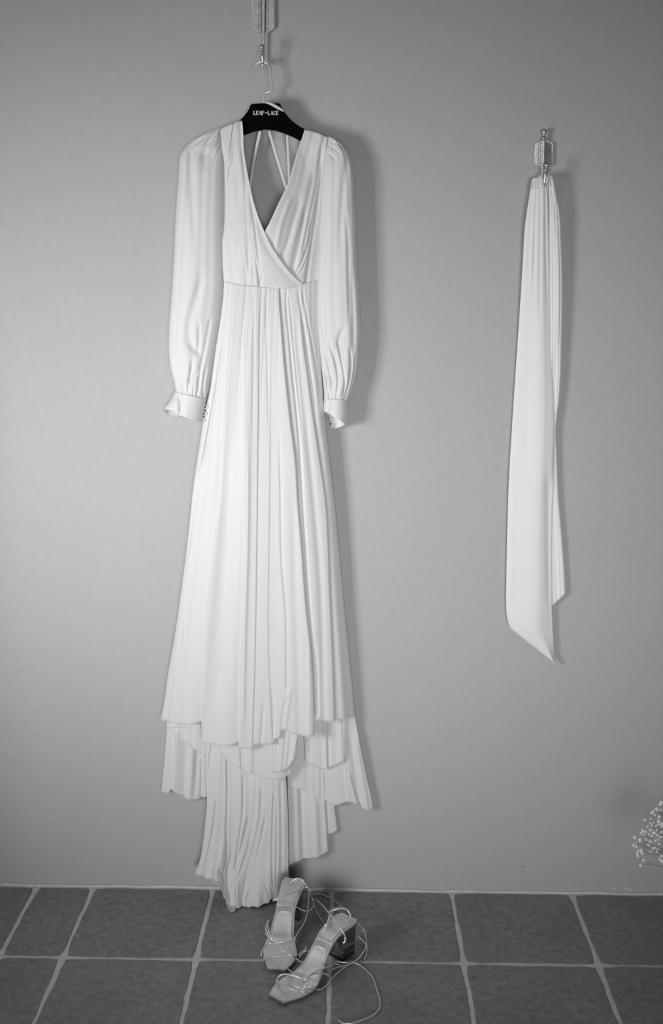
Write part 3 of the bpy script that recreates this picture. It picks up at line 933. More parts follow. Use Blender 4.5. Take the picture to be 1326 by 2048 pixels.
def r_skirt(U, V, X, Y):
    z = 0.55 * fold_field(X, Y, fSK)
    z += waves(U, V, 6, 0.0026, 41, 0.05, (0.2, 1.0))
    z += gathers(U, V, 40, 0.0011, 42, 0.0, 0.26)
    z += gathers(U, V, 17, 0.0014, 43, 0.0, 0.7, 0.22)
    return z


skirt = sheet('skirt', skL, skR, waist, hem, 460, 300, d_skirt, r_skirt, M_GOWN, dress, hem_roll=0.0014)
skirt['label'] = 'long gathered front of the skirt'

# ---- layers under it
hemL0 = [(331, 1454.5), (345, 1453), (358, 1454.5), (370, 1455), (385, 1456), (402, 1455)]
sheet('lining', [(340, 1425), (335, 1440), (331, 1460)], [(402, 1425), (402, 1460)], [(340, 1430), (402, 1430)], hemL0, 60, 20,
      lambda U, V: 0.032 + 0.004 * U + 0 * V, lambda U, V, X, Y: waves(U, V, 4, 0.001, 51), M_LINING, dress, hem_roll=0.0012, label='hem of the sheer lining at the left')
sheet('lining', [(345, 1380), (337, 1440), (334, 1470)], [(416, 1380), (416, 1530)], [(345, 1400), (416, 1400)],
      [(334, 1461), (345, 1466), (358, 1474), (372, 1484), (386, 1495), (398, 1504), (408, 1510), (416, 1513)], 60, 40,
      lambda U, V: 0.027 + 0.004 * U + 0 * V, lambda U, V, X, Y: waves(U, V, 4, 0.0008, 52), M_LINING, dress, hem_roll=0.0009, label='slanting hem of the sheer lining')
bl_hem = [(323, 1583), (330, 1584), (337, 1583.5), (340, 1578), (344, 1578), (352, 1583), (360, 1588.5), (368, 1590), (370, 1596), (384, 1598.5), (400, 1597), (401, 1593), (408, 1594), (416, 1590)]
fBL = [([(352, 1455), (350, 1520), (347, 1585)], 3, 0.008, 'R', 20, 0), ([(340, 1455), (338, 1520), (335, 1585)], 5, 0.004, 'r', 20, 0),
       ([(404, 1520), (403, 1560), (402, 1595)], 3, 0.006, 'v', 30, 0), ([(393, 1500), (391, 1550), (386, 1598)], 6, 0.004, 'v', 40, 0),
       ([(375, 1480), (372, 1540), (369, 1597)], 8, 0.004, 'v', 40, 0)]
sheet('skirt_back', [(342, 1300), (335, 1430), (332, 1480), (327, 1540), (323, 1583), (322, 1600)], [(416, 1300), (416, 1600)], [(342, 1320), (416, 1320)], bl_hem, 110, 120,
      lambda U, V: 0.018 + 0.006 * np.sin(np.pi * U) + 0 * V, lambda U, V, X, Y: fold_field(X, Y, fBL) + waves(U, V, 4, 0.0009, 53), M_GOWN, dress, hem_roll=0.0013, label='back of the skirt showing at the left')
rp_hem = [(577, 1573), (590, 1575), (605, 1578), (618, 1583), (632, 1591), (642, 1597), (650, 1598.5), (660, 1608), (668, 1610), (685, 1605), (695, 1602.5), (700, 1601), (712, 1604.5), (721.5, 1606), (724, 1616), (735, 1617), (745, 1616)]
fRP = [([(682, 1440), (688, 1500), (693, 1560), (696, 1602)], 3, 0.008, 'R', 20, 0), ([(655, 1460), (658, 1520), (659, 1540)], 3, 0.004, 'v', 20, 20),
       ([(645, 1540), (646, 1580), (645, 1598)], 5, 0.006, 'v', 20, 0), ([(698, 1545), (705, 1575), (714, 1606)], 3, 0.004, 'r', 10, 0),
       ([(712, 1480), (724, 1550), (735, 1615)], 6, 0.005, 'r', 40, 0), ([(702, 1480), (712, 1550), (720, 1606)], 6, 0.004, 'v', 40, 0),
       ([(614, 1480), (618, 1540), (620, 1585)], 8, 0.004, 'v', 40, 0), ([(629, 1440), (634, 1500)], 5, 0.004, 'v', 20, 20)]
sheet('skirt_back', [(577, 1300), (577, 1620)], [(690, 1300), (709, 1430), (720, 1488), (733, 1552), (745, 1614), (746, 1630)], [(577, 1320), (690, 1320)], rp_hem, 170, 130,
      lambda U, V: 0.026 - 0.004 * U + 0 * V, lambda U, V, X, Y: fold_field(X, Y, fRP) + waves(U, V, 4, 0.0009, 54), M_GOWN, dress, hem_roll=0.0013, label='back of the skirt showing at the right')
sheet('lining', [(603, 1400), (608, 1470), (612, 1525)], [(690, 1400), (690, 1560)], [(603, 1400), (690, 1400)],
      [(612, 1523), (620, 1527), (631, 1531.5), (640, 1537), (650, 1538), (662, 1533), (676, 1526), (690, 1515)], 80, 50,
      lambda U, V: 0.040 - 0.004 * U + 0 * V, lambda U, V, X, Y: fold_field(X, Y, [([(655, 1420), (658, 1535)], 3, 0.005, 'v', 5, 0), ([(680, 1430), (684, 1520)], 4, 0.004, 'r', 5, 0)]) + waves(U, V, 4, 0.0009, 55),
      M_LINING, dress, hem_roll=0.0012, label='scalloped lining hem at the right')
sc_hem = [(438, 1488), (446, 1510), (455, 1521), (466, 1529), (478, 1537), (490, 1540), (500, 1543), (510, 1549), (520, 1553.5), (535, 1556.5), (550, 1558), (562, 1557), (574, 1552), (580, 1546), (583, 1535), (588, 1524), (594, 1510)]
fSC = [([(480, 1480), (483, 1510), (484, 1540)], 3, 0.006, 'v', 10, 0), ([(500, 1485), (501, 1515), (500, 1545)], 5, 0.004, 'r', 10, 0), ([(583, 1450), (583, 1500), (578, 1545)], 6, 0.005, 'v', 20, 0)]
sheet('lining', [(430, 1400), (438, 1490), (440, 1560)], [(594, 1400), (594, 1560)], [(430, 1420), (594, 1420)], sc_hem, 130, 60,
      lambda U, V: 0.060 + 0.008 * np.sin(np.pi * U) - 0.004 * V, lambda U, V, X, Y: fold_field(X, Y, fSC) + waves(U, V, 4, 0.0009, 56), M_LINING, dress, hem_roll=0.0012, label='rounded lining hem over the train')
sheet('lining', [(545, 1440), (545, 1560)], [(600, 1440), (590, 1500), (583, 1545)], [(545, 1450), (600, 1450)], [(545, 1545.5), (560, 1542), (574, 1537), (586, 1518)], 50, 40,
      lambda U, V: 0.0735 - 0.004 * V, lambda U, V, X, Y: waves(U, V, 3, 0.001, 57), M_LINING, dress, hem_roll=0.0009, label='small lining flap above the train')

# ---- right lower drops and the train
sheet('train_side', [(573, 1480), (575, 1560), (577, 1640), (578, 1740)], [(646, 1480), (648, 1560), (650, 1620), (653, 1660), (655.5, 1705)], [(573, 1500), (646, 1500)],
      [(577.5, 1730), (584, 1727), (590, 1722.5), (604, 1718.5), (618, 1716), (632, 1712.5), (646, 1706.5), (655.5, 1701)], 110, 110,
      lambda U, V: 0.020 + 0.006 * (1 - U) + 0 * V, lambda U, V, X, Y: fold_field(X, Y, [([(602, 1560), (605, 1640), (607, 1715)], 6, 0.004, 'v', 30, 0), ([(632, 1600), (634, 1650), (636, 1710)], 7, 0.004, 'r', 30, 0)]) + waves(U, V, 4, 0.0009, 58),
      M_GOWN, dress, hem_roll=0.0013, label='plain panel hanging right of the train')
sheet('train_side', [(646, 1560), (649, 1600), (651, 1665)], [(666, 1560), (668, 1610), (672, 1640), (674.5, 1658)], [(646, 1570), (666, 1570)],
      [(651, 1664), (657, 1665.5), (664, 1664.5), (670, 1661), (674.5, 1656)], 30, 50, lambda U, V: 0.012 + 0 * V, lambda U, V, X, Y: 0.003 * np.sin(np.pi * U) + 0 * X, M_GOWN, dress, hem_roll=0.0013, label='narrow panel tucked behind at the right')
trL = [(413, 1440), (412, 1490), (411.5, 1560), (414, 1600), (411, 1640), (406, 1685), (401, 1715), (396, 1730), (391, 1740), (389, 1760), (388, 1830)]
trR = [(566, 1440), (569, 1500), (572, 1555), (575, 1600), (577, 1700), (578.5, 1755), (582, 1772), (584, 1790), (585, 1830)]
tr_hem = [(391, 1738), (393, 1744), (399, 1748), (406, 1751), (413, 1754.5), (424, 1757.5), (436, 1761), (441, 1771), (446, 1780), (452, 1787), (448.5, 1791), (450, 1801), (455, 1808), (458.5, 1818), (464, 1823), (470.5, 1822), (473, 1814),
          (482, 1816), (494, 1817), (506, 1814.5), (518, 1811), (530, 1806), (538, 1803.5), (540, 1797), (552, 1798.5), (564, 1793), (574, 1788), (581, 1782), (584, 1776)]
tr_hem = sorted(tr_hem)
fTR = [
    ([(433, 1600), (429, 1640), (420, 1690), (411, 1727), (406, 1745)], 2.4, 0.006, 'v', 30, 0),
    ([(454, 1520), (455, 1600), (453, 1660), (454, 1702)], 2.2, 0.006, 'v', 40, 20),
    ([(523, 1580), (521, 1625), (516, 1659), (507, 1698), (494, 1745), (484, 1800)], 3, 0.008, 'v', 40, 0),
    ([(497, 1640), (484, 1695), (470, 1741)], 4.5, 0.010, 'v', 30, 10),
    ([(487, 1720), (480, 1745), (474, 1765)], 2.4, 0.007, 'v', 10, 14),
    ([(548, 1590), (546, 1650), (545, 1720), (546, 1765)], 2.4, 0.006, 'v', 30, 10),
    ([(553, 1600), (554, 1680), (552, 1765)], 2, 0.004, 'v', 30, 10),
    ([(562, 1560), (563, 1650), (563, 1740)], 4, 0.004, 'v', 30, 20),
    ([(425, 1480), (420, 1520), (415, 1557)], 3, 0.006, 'v', 10, 20),
    ([(446, 1500), (443, 1560), (440, 1640), (432, 1700), (424, 1745)], 2.4, 0.006, 'v', 20, 0),
    ([(487, 1560), (484, 1640), (475, 1700), (470, 1740)], 3, 0.005, 'v', 40, 10),
    ([(507, 1560), (503, 1630), (492, 1690), (478, 1750), (465, 1815)], 3, 0.005, 'r', 40, 0),
    ([(530, 1640), (520, 1690), (509, 1735), (497, 1790), (492, 1815)], 3, 0.006, 'v', 40, 0),
    ([(510, 1752), (500, 1775), (488, 1800)], 4, 0.004, 'r', 10, 0),
    ([(527, 1764), (536, 1780), (540, 1800)], 3.0, 0.003, 'v', 8, 0),
    ([(440, 1740), (450, 1770), (456, 1800)], 3, 0.006, 'v', 10, 0),
    ([(452, 1700), (452, 1740), (446, 1775)], 4, 0.005, 'v', 30, 0),
    ([(466, 1760), (468, 1790), (471, 1822)], 3, 0.007, 'v', 20, 0),
    ([(477, 1770), (474, 1800), (474, 1818)], 3, 0.006, 'r', 20, 0),
]


def d_train(U, V):
    low = np.clip((V - 0.70) / 0.30, 0, 1)
    mid = np.exp(-((U - 0.5) / 0.42) ** 2)
    return 0.042 + 0.016 * np.sin(np.pi * U) + low ** 1.4 * 0.052 * mid


def r_train(U, V, X, Y):
    lowflat = np.clip((V - 0.9) / 0.1, 0, 1)
    return fold_field(X, Y, fTR) * 0.75 + waves(U, V, 6, 0.003, 59, 0.06, (0.7, 1.0)) + gathers(U, V, 26, 0.0018, 60, 0.0, 0.95, 0.25) + 0.003 * lowflat * np.sin(U * 60)


U, V, PX, PY = layout(trL, trR, [(413, 1450), (566, 1450)], tr_hem, 230, 200)
P = at(PX, PY, d_train(U, V))
P[..., 1] -= r_train(U, V, PX, PY)
# cloth that would sink into the floor lies down on it instead, sliding towards the room
zf = 0.004
under = P[..., 2] < zf
Pf = atz(PX, PY, zf)
P[under] = Pf[under]
train = mesh_obj('train', P.reshape(-1, 3), grid_faces(200, 230), M_GOWN, dress)
thicken(train, 0.0012)
train['label'] = 'crumpled train reaching the floor'
MB().tube(P[-1] + np.array([0, -0.0004, 0.0006]), 0.0013, seg=6, smooth=False).obj('rolled_hem', M_GOWN, train)

# ------------------------------------------------------------------ sash
sash = thing('satin_sash', 'white satin sash folded over the short arrow hook at the right', 'sash', at(1088, 360, 0.035))
sbL = [(1096, 350), (1098, 400), (1099, 500), (1100, 600), (1101, 724), (1103, 862), (1100, 970), (1097, 1090), (1098, 1214), (1100, 1300)]
sbR = [(1104, 350), (1108, 367), (1113, 392), (1119, 419), (1123, 480), (1125.5, 542), (1125.5, 610), (1124, 675), (1119.5, 788), (1111.5, 862), (1113, 900), (1117, 995), (1125, 1093), (1130.5, 1187), (1131, 1200)]
fSB = [([(1104, 400), (1110, 480), (1113, 560), (1110, 700)], 6, 0.004, 'r', 30, 100)]
sheet('back_tail', sbL, sbR, [(1096, 351), (1104, 351)], [(1098, 1218), (1103, 1215), (1116, 1201), (1130.5, 1187)], 46, 220, lambda U, V: 0.044 - 0.030 * np.clip(V * 1.5, 0, 1) ** 0.7 + 0 * U,
      lambda U, V, X, Y: fold_field(X, Y, fSB) + 0.004 * np.sin(np.pi * U) * (1 - V) + waves(U, V, 3, 0.0008, 71), M_SASH, sash, label='tail of the sash hanging behind', hem_roll=0)
sfL = [(1066, 356), (1062, 366), (1061, 375), (1058.5, 392), (1055, 413), (1050, 450), (1045, 530), (1038, 640), (1030.5, 750), (1024, 850), (1018, 950), (1014.5, 1050), (1012.5, 1150), (1011.8, 1200), (1012.8, 1225), (1016.5, 1245), (1023.5, 1258), (1034, 1267.5), (1060, 1290), (1100, 1320), (1110, 1329)]
sfR = [(1094, 356), (1096.5, 374), (1099.5, 410), (1101, 453), (1102, 552), (1107.5, 724), (1111, 862), (1107, 950), (1103, 1030), (1102, 1110), (1103.5, 1215), (1106, 1270), (1111, 1328), (1111.5, 1330)]
ny, nx = 320, 90
u = np.linspace(0, 1, nx)
yy = np.linspace(356, 1328, ny)
lx, rx = smooth_ip(sfL, yy), smooth_ip(sfR, yy)
lx = np.where(yy > 1267, np.interp(yy, [1267, 1328], [1034, 1110]), lx)
U, V = np.meshgrid(u, np.linspace(0, 1, ny))
PX = lx[:, None] + (rx - lx)[:, None] * U
PY = np.repeat(yy[:, None], nx, 1)
fSF = [
    ([(1067, 370), (1061, 440), (1056, 560)], 3.5, 0.0035, 'v', 10, 120),
    ([(1074, 370), (1071, 440), (1068, 540)], 2.5, 0.003, 'v', 10, 60),
    ([(1070, 470), (1068, 520), (1067, 580)], 2.4, 0.003, 'v', 30, 40),
    ([(1081, 370), (1080, 470), (1078, 620)], 3, 0.0028, 'v', 10, 120),
    ([(1090, 375), (1091, 470), (1094, 600)], 3, 0.003, 'v', 10, 150),
    ([(1095, 380), (1098, 470), (1100, 560), (1104, 724), (1108, 840), (1104, 950)], 3.0, 0.006, 'L', 10, 60),
    ([(1085, 600), (1086, 750), (1085, 950), (1086, 1150), (1070, 1270)], 26, 0.008, 'r', 200, 80),
    ([(1060, 640), (1056, 800), (1052, 950)], 9, 0.003, 'v', 120, 120),
    ([(1096, 950), (1096, 1080), (1098, 1200)], 7, 0.006, 'v', 80, 60),
    ([(1026, 900), (1021, 1050), (1020, 1200)], 8, 0.003, 'r', 100, 60),
]
d = 0.040 - 0.024 * np.clip(V / 0.35, 0, 1) + (0.004 + 0.006 * np.clip(V / 0.1, 0, 1)) * np.sin(np.pi * U)
tt = np.clip(1 - V / 0.018, 0, 1)
P = at(PX, PY, d)
P[..., 1] -= 0.6 * fold_field(PX, PY, fSF) + waves(U, V, 3, 0.0006, 72) + gathers(U, V, 13, 0.0009, 73, 0.0, 0.22, 0.3)
front = mesh_obj('front_tail', P.reshape(-1, 3), grid_faces(ny, nx), M_SASH, sash)
thicken(front, 0.0012)
front['label'] = 'long tail of the sash hanging in front'
# bunched fold lying in the hook, running from the front fall over to the back fall
sad = MB()
ny2, nx2 = 24, 70
a = np.linspace(0, 1, ny2)
u = np.linspace(0, 1, nx2)
A, U = np.meshgrid(a, u, indexing='ij')
topy = np.interp(U, [0, 0.12, 0.35, 0.6, 0.8, 0.92, 1], [364, 357, 350.5, 347.5, 346, 350, 358])
lox = np.interp(U, [0, 1], [1061.5, 1108])
hang_y = np.interp(U, [0, 0.3, 0.75, 1], [378, 377, 374, 372])
ang = A * math.pi
PYs = np.where(A < 0.5, topy + (hang_y - topy) * (1 - np.sin(ang)), topy + (hang_y + 14 - topy) * (1 - np.sin(ang)))
DD = 0.031 + 0.016 * np.cos(ang)
xm = np.interp(U, [0, 1], [1064, 1106])
PXs = lox * (1 - np.sin(ang)) + xm * np.sin(ang)
P = at(PXs, PYs, DD)
g = gathers(U, A * 0.3, 11, 0.003, 74, 0.0, 1.0, 0.3)
P[..., 1] -= g * np.cos(ang)
P[..., 2] += g * np.sin(ang)
# dips where the prong of the hook presses through the gathers
o = mesh_obj('gathered_fold', P.reshape(-1, 3), grid_faces(ny2, nx2)[::1], M_SASH, sash)
thicken(o, 0.0012)

# ------------------------------------------------------------------ sandals
def sandal(label, heel, toe, mirror):
    heel, toe = np.array(heel), np.array(toe)
    Lh = np.linalg.norm(toe - heel)
    ax = (toe - heel) / Lh
    lat = np.array([-ax[1], ax[0]])       # left of the walking direction
    t = thing('strappy_sandal', label, 'sandal', (heel[0], heel[1], 0.0))
    HT = 0.088
    so = np.array([0.0, 0.02, 0.06, 0.16, 0.28, 0.42, 0.55, 0.66, 0.76, 0.85, 0.92, 0.965, 1.0])
    wi = np.array([0.024, 0.029, 0.0310, 0.0305, 0.0275, 0.0250, 0.0290, 0.0370, 0.0420, 0.0395, 0.0330, 0.0270, 0.0225])   # inner / outer half widths
    wo = np.array([0.024, 0.029, 0.0310, 0.0300, 0.0270, 0.0260, 0.0320, 0.0420, 0.0450, 0.0400, 0.0320, 0.0270, 0.0225])
    ce = np.array([0, 0, 0, 0, -0.002, -0.005, -0.006, -0.004, -0.001, 0, 0, 0, 0]) * mirror
    zz_s = np.array([0.0, 0.12, 0.24, 0.33, 0.42, 0.52, 0.60, 0.67, 0.75, 0.86, 1.0])
    zz_z = np.array([0.001, 0.0, -0.002, -0.008, -0.023, -0.050, -0.068, -0.0755, -0.0775, -0.078, -0.076]) + HT

    def frame(s, w, dz=0.0):
        c = ip(np.stack([ce, so], 1), s)
        p = heel[None] + ax[None] * (s * Lh)[:, None] + lat[None] * (w + c)[:, None]
        z = smooth_ip(np.stack([zz_z, zz_s], 1), s) + dz
        return np.concatenate([p, z[:, None]], 1)
    ns = 64
    s = np.concatenate([np.linspace(0, 0.06, 8), np.linspace(0.075, 0.93, ns - 16), np.linspace(0.94, 1, 8)])
    WI, WO = ip(np.stack([wi, so], 1), s), ip(np.stack([wo, so], 1), s)
    wl, wr = (WI, WO) if mirror > 0 else (WO, WI)
    nw = 15
    fr = np.linspace(-1, 1, nw)

    def slab(name, inset, z_top, z_bot, material, dome, s_rng=(0, 1), end_round=0.0):
        m = (s >= s_rng[0]) & (s <= s_rng[1])
        ss, a, c = s[m], wl[m] - inset, wr[m] - inset
        top, bot = [], []
        ramp = np.clip(np.minimum(ss - ss[0], ss[-1] - ss) / 0.022, 0, 1) if 'pad' in name else np.ones_like(ss)
        for f_ in fr:
            w = np.where(f_ < 0, f_ * c, f_ * a)
            top.append(frame(ss, w, z_top * ramp - 0.0014 * (1 - ramp) + dome * (1 - f_ * f_)))
            bot.append(frame(ss, w * 0.985, z_bot))
        T, B = np.array(top).transpose(1, 0, 2), np.array(bot).transpose(1, 0, 2)
        G = np.concatenate([T, B[:, ::-1]], axis=1)
        k, wv = G.shape[0], G.shape[1]
        fs = grid_faces(k, wv, wrap=True)
        fs = [tuple(reversed(q)) for q in fs]
        fs.append(tuple(range(wv)))
        fs.append(tuple((k - 1) * wv + i for i in range(wv - 1, -1, -1)))
        o = mesh_obj(name, G.reshape(-1, 3), fs, material, t)
        o.data.polygons.foreach_set('use_smooth', [len(p.vertices) == 4 for p in o.data.polygons])
        if 'pad' not in name:
            bevel(o, 0.0012, 2, 0.9)
        return o
    slab('outsole', -0.0003, -0.0046, -0.0095, M_SOLE, 0.0)
    slab('footbed', 0.0, 0.0, -0.0048, M_INSOLE, -0.0012)
    slab('heel_pad', 0.0050, 0.0018, -0.001, M_INSOLE, -0.0005, (0.012, 0.40))
    slab('arch_pad', 0.0060, 0.0015, -0.001, M_ARCH, -0.0006, (0.405, 0.66))
    # flared block heel
    hb = [(0.006, 0.026), (0.20, 0.026)]
    ring_top = [(0.012, -0.0265), (0.23, -0.0265), (0.23, 0.0265), (0.012, 0.0265)]
    ring_bot = [(0.020, -0.0235), (0.195, -0.0235), (0.195, 0.0235), (0.020, 0.0235)]
    vt = [frame(np.array([a_]), np.array([w_]), -0.0090)[0] for a_, w_ in ring_top]
    vb = []
    for a_, w_ in ring_bot:
        p = frame(np.array([a_]), np.array([w_]))[0]
        p[2] = 0.005
        vb.append(p)
    vb2 = [q * np.array([1, 1, 0]) for q in vb]
    o = MB().add(vt + vb, [(0, 1, 2, 3), (7, 6, 5, 4), (0, 4, 5, 1), (1, 5, 6, 2), (2, 6, 7, 3), (3, 7, 4, 0)]).obj('block_heel', M_HEEL, t, smooth=False)
    bevel(o, 0.002, 2)
    tip = MB().add(vb + vb2, [(0, 1, 2, 3), (7, 6, 5, 4), (0, 4, 5, 1), (1, 5, 6, 2), (2, 6, 7, 3), (3, 7, 4, 0)]).obj('heel_tip', M_RUBBER, t, smooth=False)
    return t


def px5(x, y):
    return 500 + x / 4.42, 1720 + y / 4.42


def cord(name, t, pts, r=0.0017, flat=0.7):
    """pts: (x, y in the shoe close-up, height above the floor)"""
    P = []
    for x, y, z in pts:
        a, c = px5(x, y)
        P.append(atz(a, c, z))
    o = MB().tube(P, r * 1.15, seg=8, sub=5).obj(name, M_STRAP, t)
    return o


shoeL = sandal('silver square-toed block-heel sandal beside the train, nearer the wall', (-0.137, -0.101), (-0.165, -0.3835), 1)
shoeR = sandal('silver square-toed block-heel sandal in front, with its long lace trailing over the tiles', (0.010, -0.278), (-0.158, -0.497), -1)

# left sandal straps
cord('toe_strap', shoeL, [(98, 850, .010), (108, 800, .020), (150, 745, .030), (185, 725, .034)])
cord('toe_strap', shoeL, [(180, 728, .034), (260, 726, .036), (340, 722, .034), (400, 708, .028), (415, 720, .014)])
cord('toe_strap', shoeL, [(185, 735, .034), (250, 780, .034), (310, 815, .032), (375, 850, .024), (405, 870, .012)])
cord('toe_strap', shoeL, [(112, 900, .010), (135, 850, .017), (200, 850, .018), (300, 852, .018), (380, 858, .018), (405, 850, .010)], 0.0010)
o = MB().lathe(atz(*px5(180, 735), .036), (0, 0, 1), [(-0.004, 0.002), (-0.002, 0.005), (0.001, 0.0055), (0.004, 0.004), (0.005, 0.001)], seg=10).obj('knot', M_STRAP, shoeL)
cord('ankle_lace', shoeL, [(182, 720, .036), (188, 680, .046), (165, 625, .058), (152, 575, .066), (158, 540, .068), (172, 530, .066)], 0.0015)
cord('ankle_lace', shoeL, [(176, 722, .036), (178, 690, .042), (152, 645, .050), (138, 610, .056), (142, 580, .058)], 0.0014)
cord('ankle_lace', shoeL, [(172, 724, .034), (165, 690, .038), (145, 665, .040), (128, 650, .038)], 0.0013)
cord('ankle_lace', shoeL, [(388, 850, .014), (376, 780, .022), (388, 715, .030), (428, 635, .030), (475, 560, .030), (503, 480, .034), (515, 390, .045), (521, 280, .065), (520, 250, .075)], 0.0014)
cord('heel_strap', shoeL, [(205, 362, .088), (225, 350, .094), (300, 316, .100), (380, 288, .100), (425, 274, .096), (455, 262, .090)], 0.0021)
cord('heel_strap', shoeL, [(350, 215, .090), (375, 185, .100), (420, 163, .108), (462, 180, .108), (490, 215, .100), (520, 240, .090)], 0.0018)
cord('heel_strap', shoeL, [(385, 200, .092), (425, 172, .104), (470, 190, .104), (500, 228, .094), (520, 248, .086)], 0.0015)
cord('heel_strap', shoeL, [(460, 262, .088), (480, 240, .088), (520, 243, .086)], 0.0015)
cord('ankle_lace', shoeL, [(408, 412, .050), (450, 438, .040), (500, 454, .034), (540, 436, .030), (560, 390, .028), (548, 330, .036), (524, 262, .072)], 0.0015)
cord('ankle_lace', shoeL, [(562, 385, .024), (575, 430, .012), (615, 505, .004), (655, 560, .003), (690, 600, .003)], 0.0012)
cord('lace_end', shoeL, [(425, 850, .003), (450, 818, .006), (482, 800, .010), (496, 775, .016), (498, 755, .022)], 0.0018)
cord('lace_end', shoeL, [(430, 870, .003), (470, 822, .006), (500, 806, .010), (535, 806, .010), (552, 815, .008)], 0.0018)
cord('ankle_lace', shoeL, [(402, 868, .012), (440, 895, .010), (475, 915, .014), (490, 925, .014)], 0.0014)

# right sandal straps
cord('toe_strap', shoeR, [(232, 1085, .008), (250, 1035, .022), (300, 1010, .030), (380, 1022, .034), (440, 1040, .034), (490, 1048, .036)])
cord('toe_strap', shoeR, [(236, 1070, .008), (270, 1100, .016), (330, 1128, .020), (400, 1152, .020), (480, 1168, .018), (520, 1180, .008)], 0.0015)
cord('toe_strap', shoeR, [(342, 1000, .012), (340, 1050, .024), (360, 1092, .028), (420, 1124, .028), (485, 1140, .026), (560, 1150, .012)], 0.0015)
cord('toe_strap', shoeR, [(330, 960, .012), (385, 1000, .026), (440, 1020, .032), (480, 1045, .036)], 0.0014)
for a_ in ([(462, 1040, .036), (470, 1090, .030), (490, 1140, .022), (500, 1182, .010)], [(485, 1040, .038), (500, 1090, .032), (530, 1130, .024), (560, 1160, .010)],
           [(475, 1045, .038), (483, 1100, .032), (500, 1150, .020), (520, 1175, .010)], [(495, 1050, .037), (520, 1100, .030), (560, 1130, .022), (590, 1145, .010)]):
    cord('toe_strap', shoeR, a_, 0.0015)
cord('toe_strap', shoeR, [(500, 1060, .037), (515, 1030, .040), (560, 1008, .040), (630, 1000, .036), (690, 1016, .024), (705, 1030, .012)])
MB().lathe(atz(*px5(485, 1050), .038), (0, 0, 1), [(-0.004, 0.002), (-0.002, 0.0052), (0.001, 0.006), (0.004, 0.0045), (0.0052, 0.001)], seg=10).obj('knot', M_STRAP, shoeR)
cord('ankle_lace', shoeR, [(500, 1050, .040), (530, 1015, .044), (590, 980, .046), (660, 955, .044), (725, 928, .034), (760, 905, .018)], 0.0016)
cord('heel_strap', shoeR, [(562, 356, .030), (590, 358, .042), (630, 390, .058), (690, 460, .090), (740, 520, .112), (790, 590, .116), (825, 640, .106), (842, 685, .092), (838, 722, .084), (822, 735, .080)], 0.0021)
cord('heel_strap', shoeR, [(632, 668, .060), (638, 640, .070), (665, 590, .092), (690, 540, .102), (703, 495, .104), (700, 480, .100)], 0.0019)
cord('heel_strap', shoeR, [(640, 662, .060), (655, 620, .074), (682, 560, .098), (700, 500, .102)], 0.0015)
cord('heel_strap', shoeR, [(704, 462, .098), (735, 446, .100), (790, 430, .108), (840, 432, .116), (875, 460, .114), (890, 500, .104), (888, 525, .092)], 0.0019)
cord('heel_strap', shoeR, [(706, 456, .094), (740, 432, .080), (780, 420, .060), (812, 414, .040)], 0.0018)
cord('ankle_lace', shoeR, [(812, 414, .040), (790, 390, .028), (740, 356, .010), (690, 330, .004), (640, 308, .003), (590, 300, .003), (555, 310, .003)], 0.0015)
cord('ankle_lace', shoeR, [(900, 520, .070), (955, 560, .040), (1005, 620, .014), (1026, 700, .004), (1034, 780, .003), (1028, 840, .003), (1010, 875, .003)], 0.0014)
cord('ankle_lace', shoeR, [(950, 674, .020), (985, 700, .012), (1022, 748, .006), (1012, 800, .006), (965, 862, .005), (910, 905, .004), (850, 932, .004), (790, 930, .005), (752, 915, .010), (745, 902, .014)], 0.0016)
cord('ankle_lace', shoeR, [(745, 900, .014), (790, 900, .008), (850, 908, .005), (920, 910, .004), (985, 938, .0025), (1050, 996, .0025), (1090, 1050, .0025), (1115, 1125, .0025), (1138, 1200, .0025), (1150, 1265, .0025),
                           (1135, 1330, .0025), (1080, 1378, .0025), (1010, 1410, .0025), (930, 1438, .0025), (860, 1447, .0025), (820, 1442, .0025), (775, 1414, .0025)], 0.0016)
cord('ankle_lace', shoeR, [(600, 1145, .008), (630, 1142, .004), (680, 1105, .003), (725, 1045, .003), (780, 992, .003), (830, 952, .004), (880, 918, .005), (940, 885, .006), (985, 850, .006)], 0.0015)
cord('ankle_lace', shoeR, [(700, 1020, .012), (730, 965, .010), (800, 945, .006), (850, 930, .005)], 0.0013)

# ------------------------------------------------------------------ gypsophila in a vase, mostly outside the frame
VX, VY = 0.985, -0.27
vase = thing('flower_vase', "low charcoal ceramic vase holding the baby's breath sprays", 'vase', (VX, VY, 0))
prof = [(0.0, 0.045), (0.004, 0.050), (0.05, 0.064), (0.11, 0.066), (0.16, 0.052), (0.19, 0.040), (0.205, 0.042), (0.21, 0.044), (0.206, 0.040), (0.19, 0.036), (0.12, 0.05)]
MB().lathe((VX, VY, 0.0), (0, 0, 1), prof, seg=32).obj('vase_body', M_VASE, vase)
tall = thing('added_shading_vase', 'added tall dark vase behind the small white flowers, unseen, shading the wall', 'vase', (0.992, -0.118, 0))  # unseen vase, put in to darken the right edge of the wall
MB().lathe((0.992, -0.118, 0.0), (0, 0, 1), [(0.0, 0.07), (0.006, 0.078), (0.2, 0.098), (0.4, 0.105), (0.52, 0.092), (0.58, 0.07), (0.60, 0.068), (0.62, 0.074), (0.617, 0.068), (0.6, 0.062), (0.5, 0.07)], seg=36).obj('vase_body', M_VASE, tall)
bq = thing('gypsophila_bouquet', "spray of tiny white baby's breath flowers at the right edge", 'flowers', (VX, VY, 0.14))


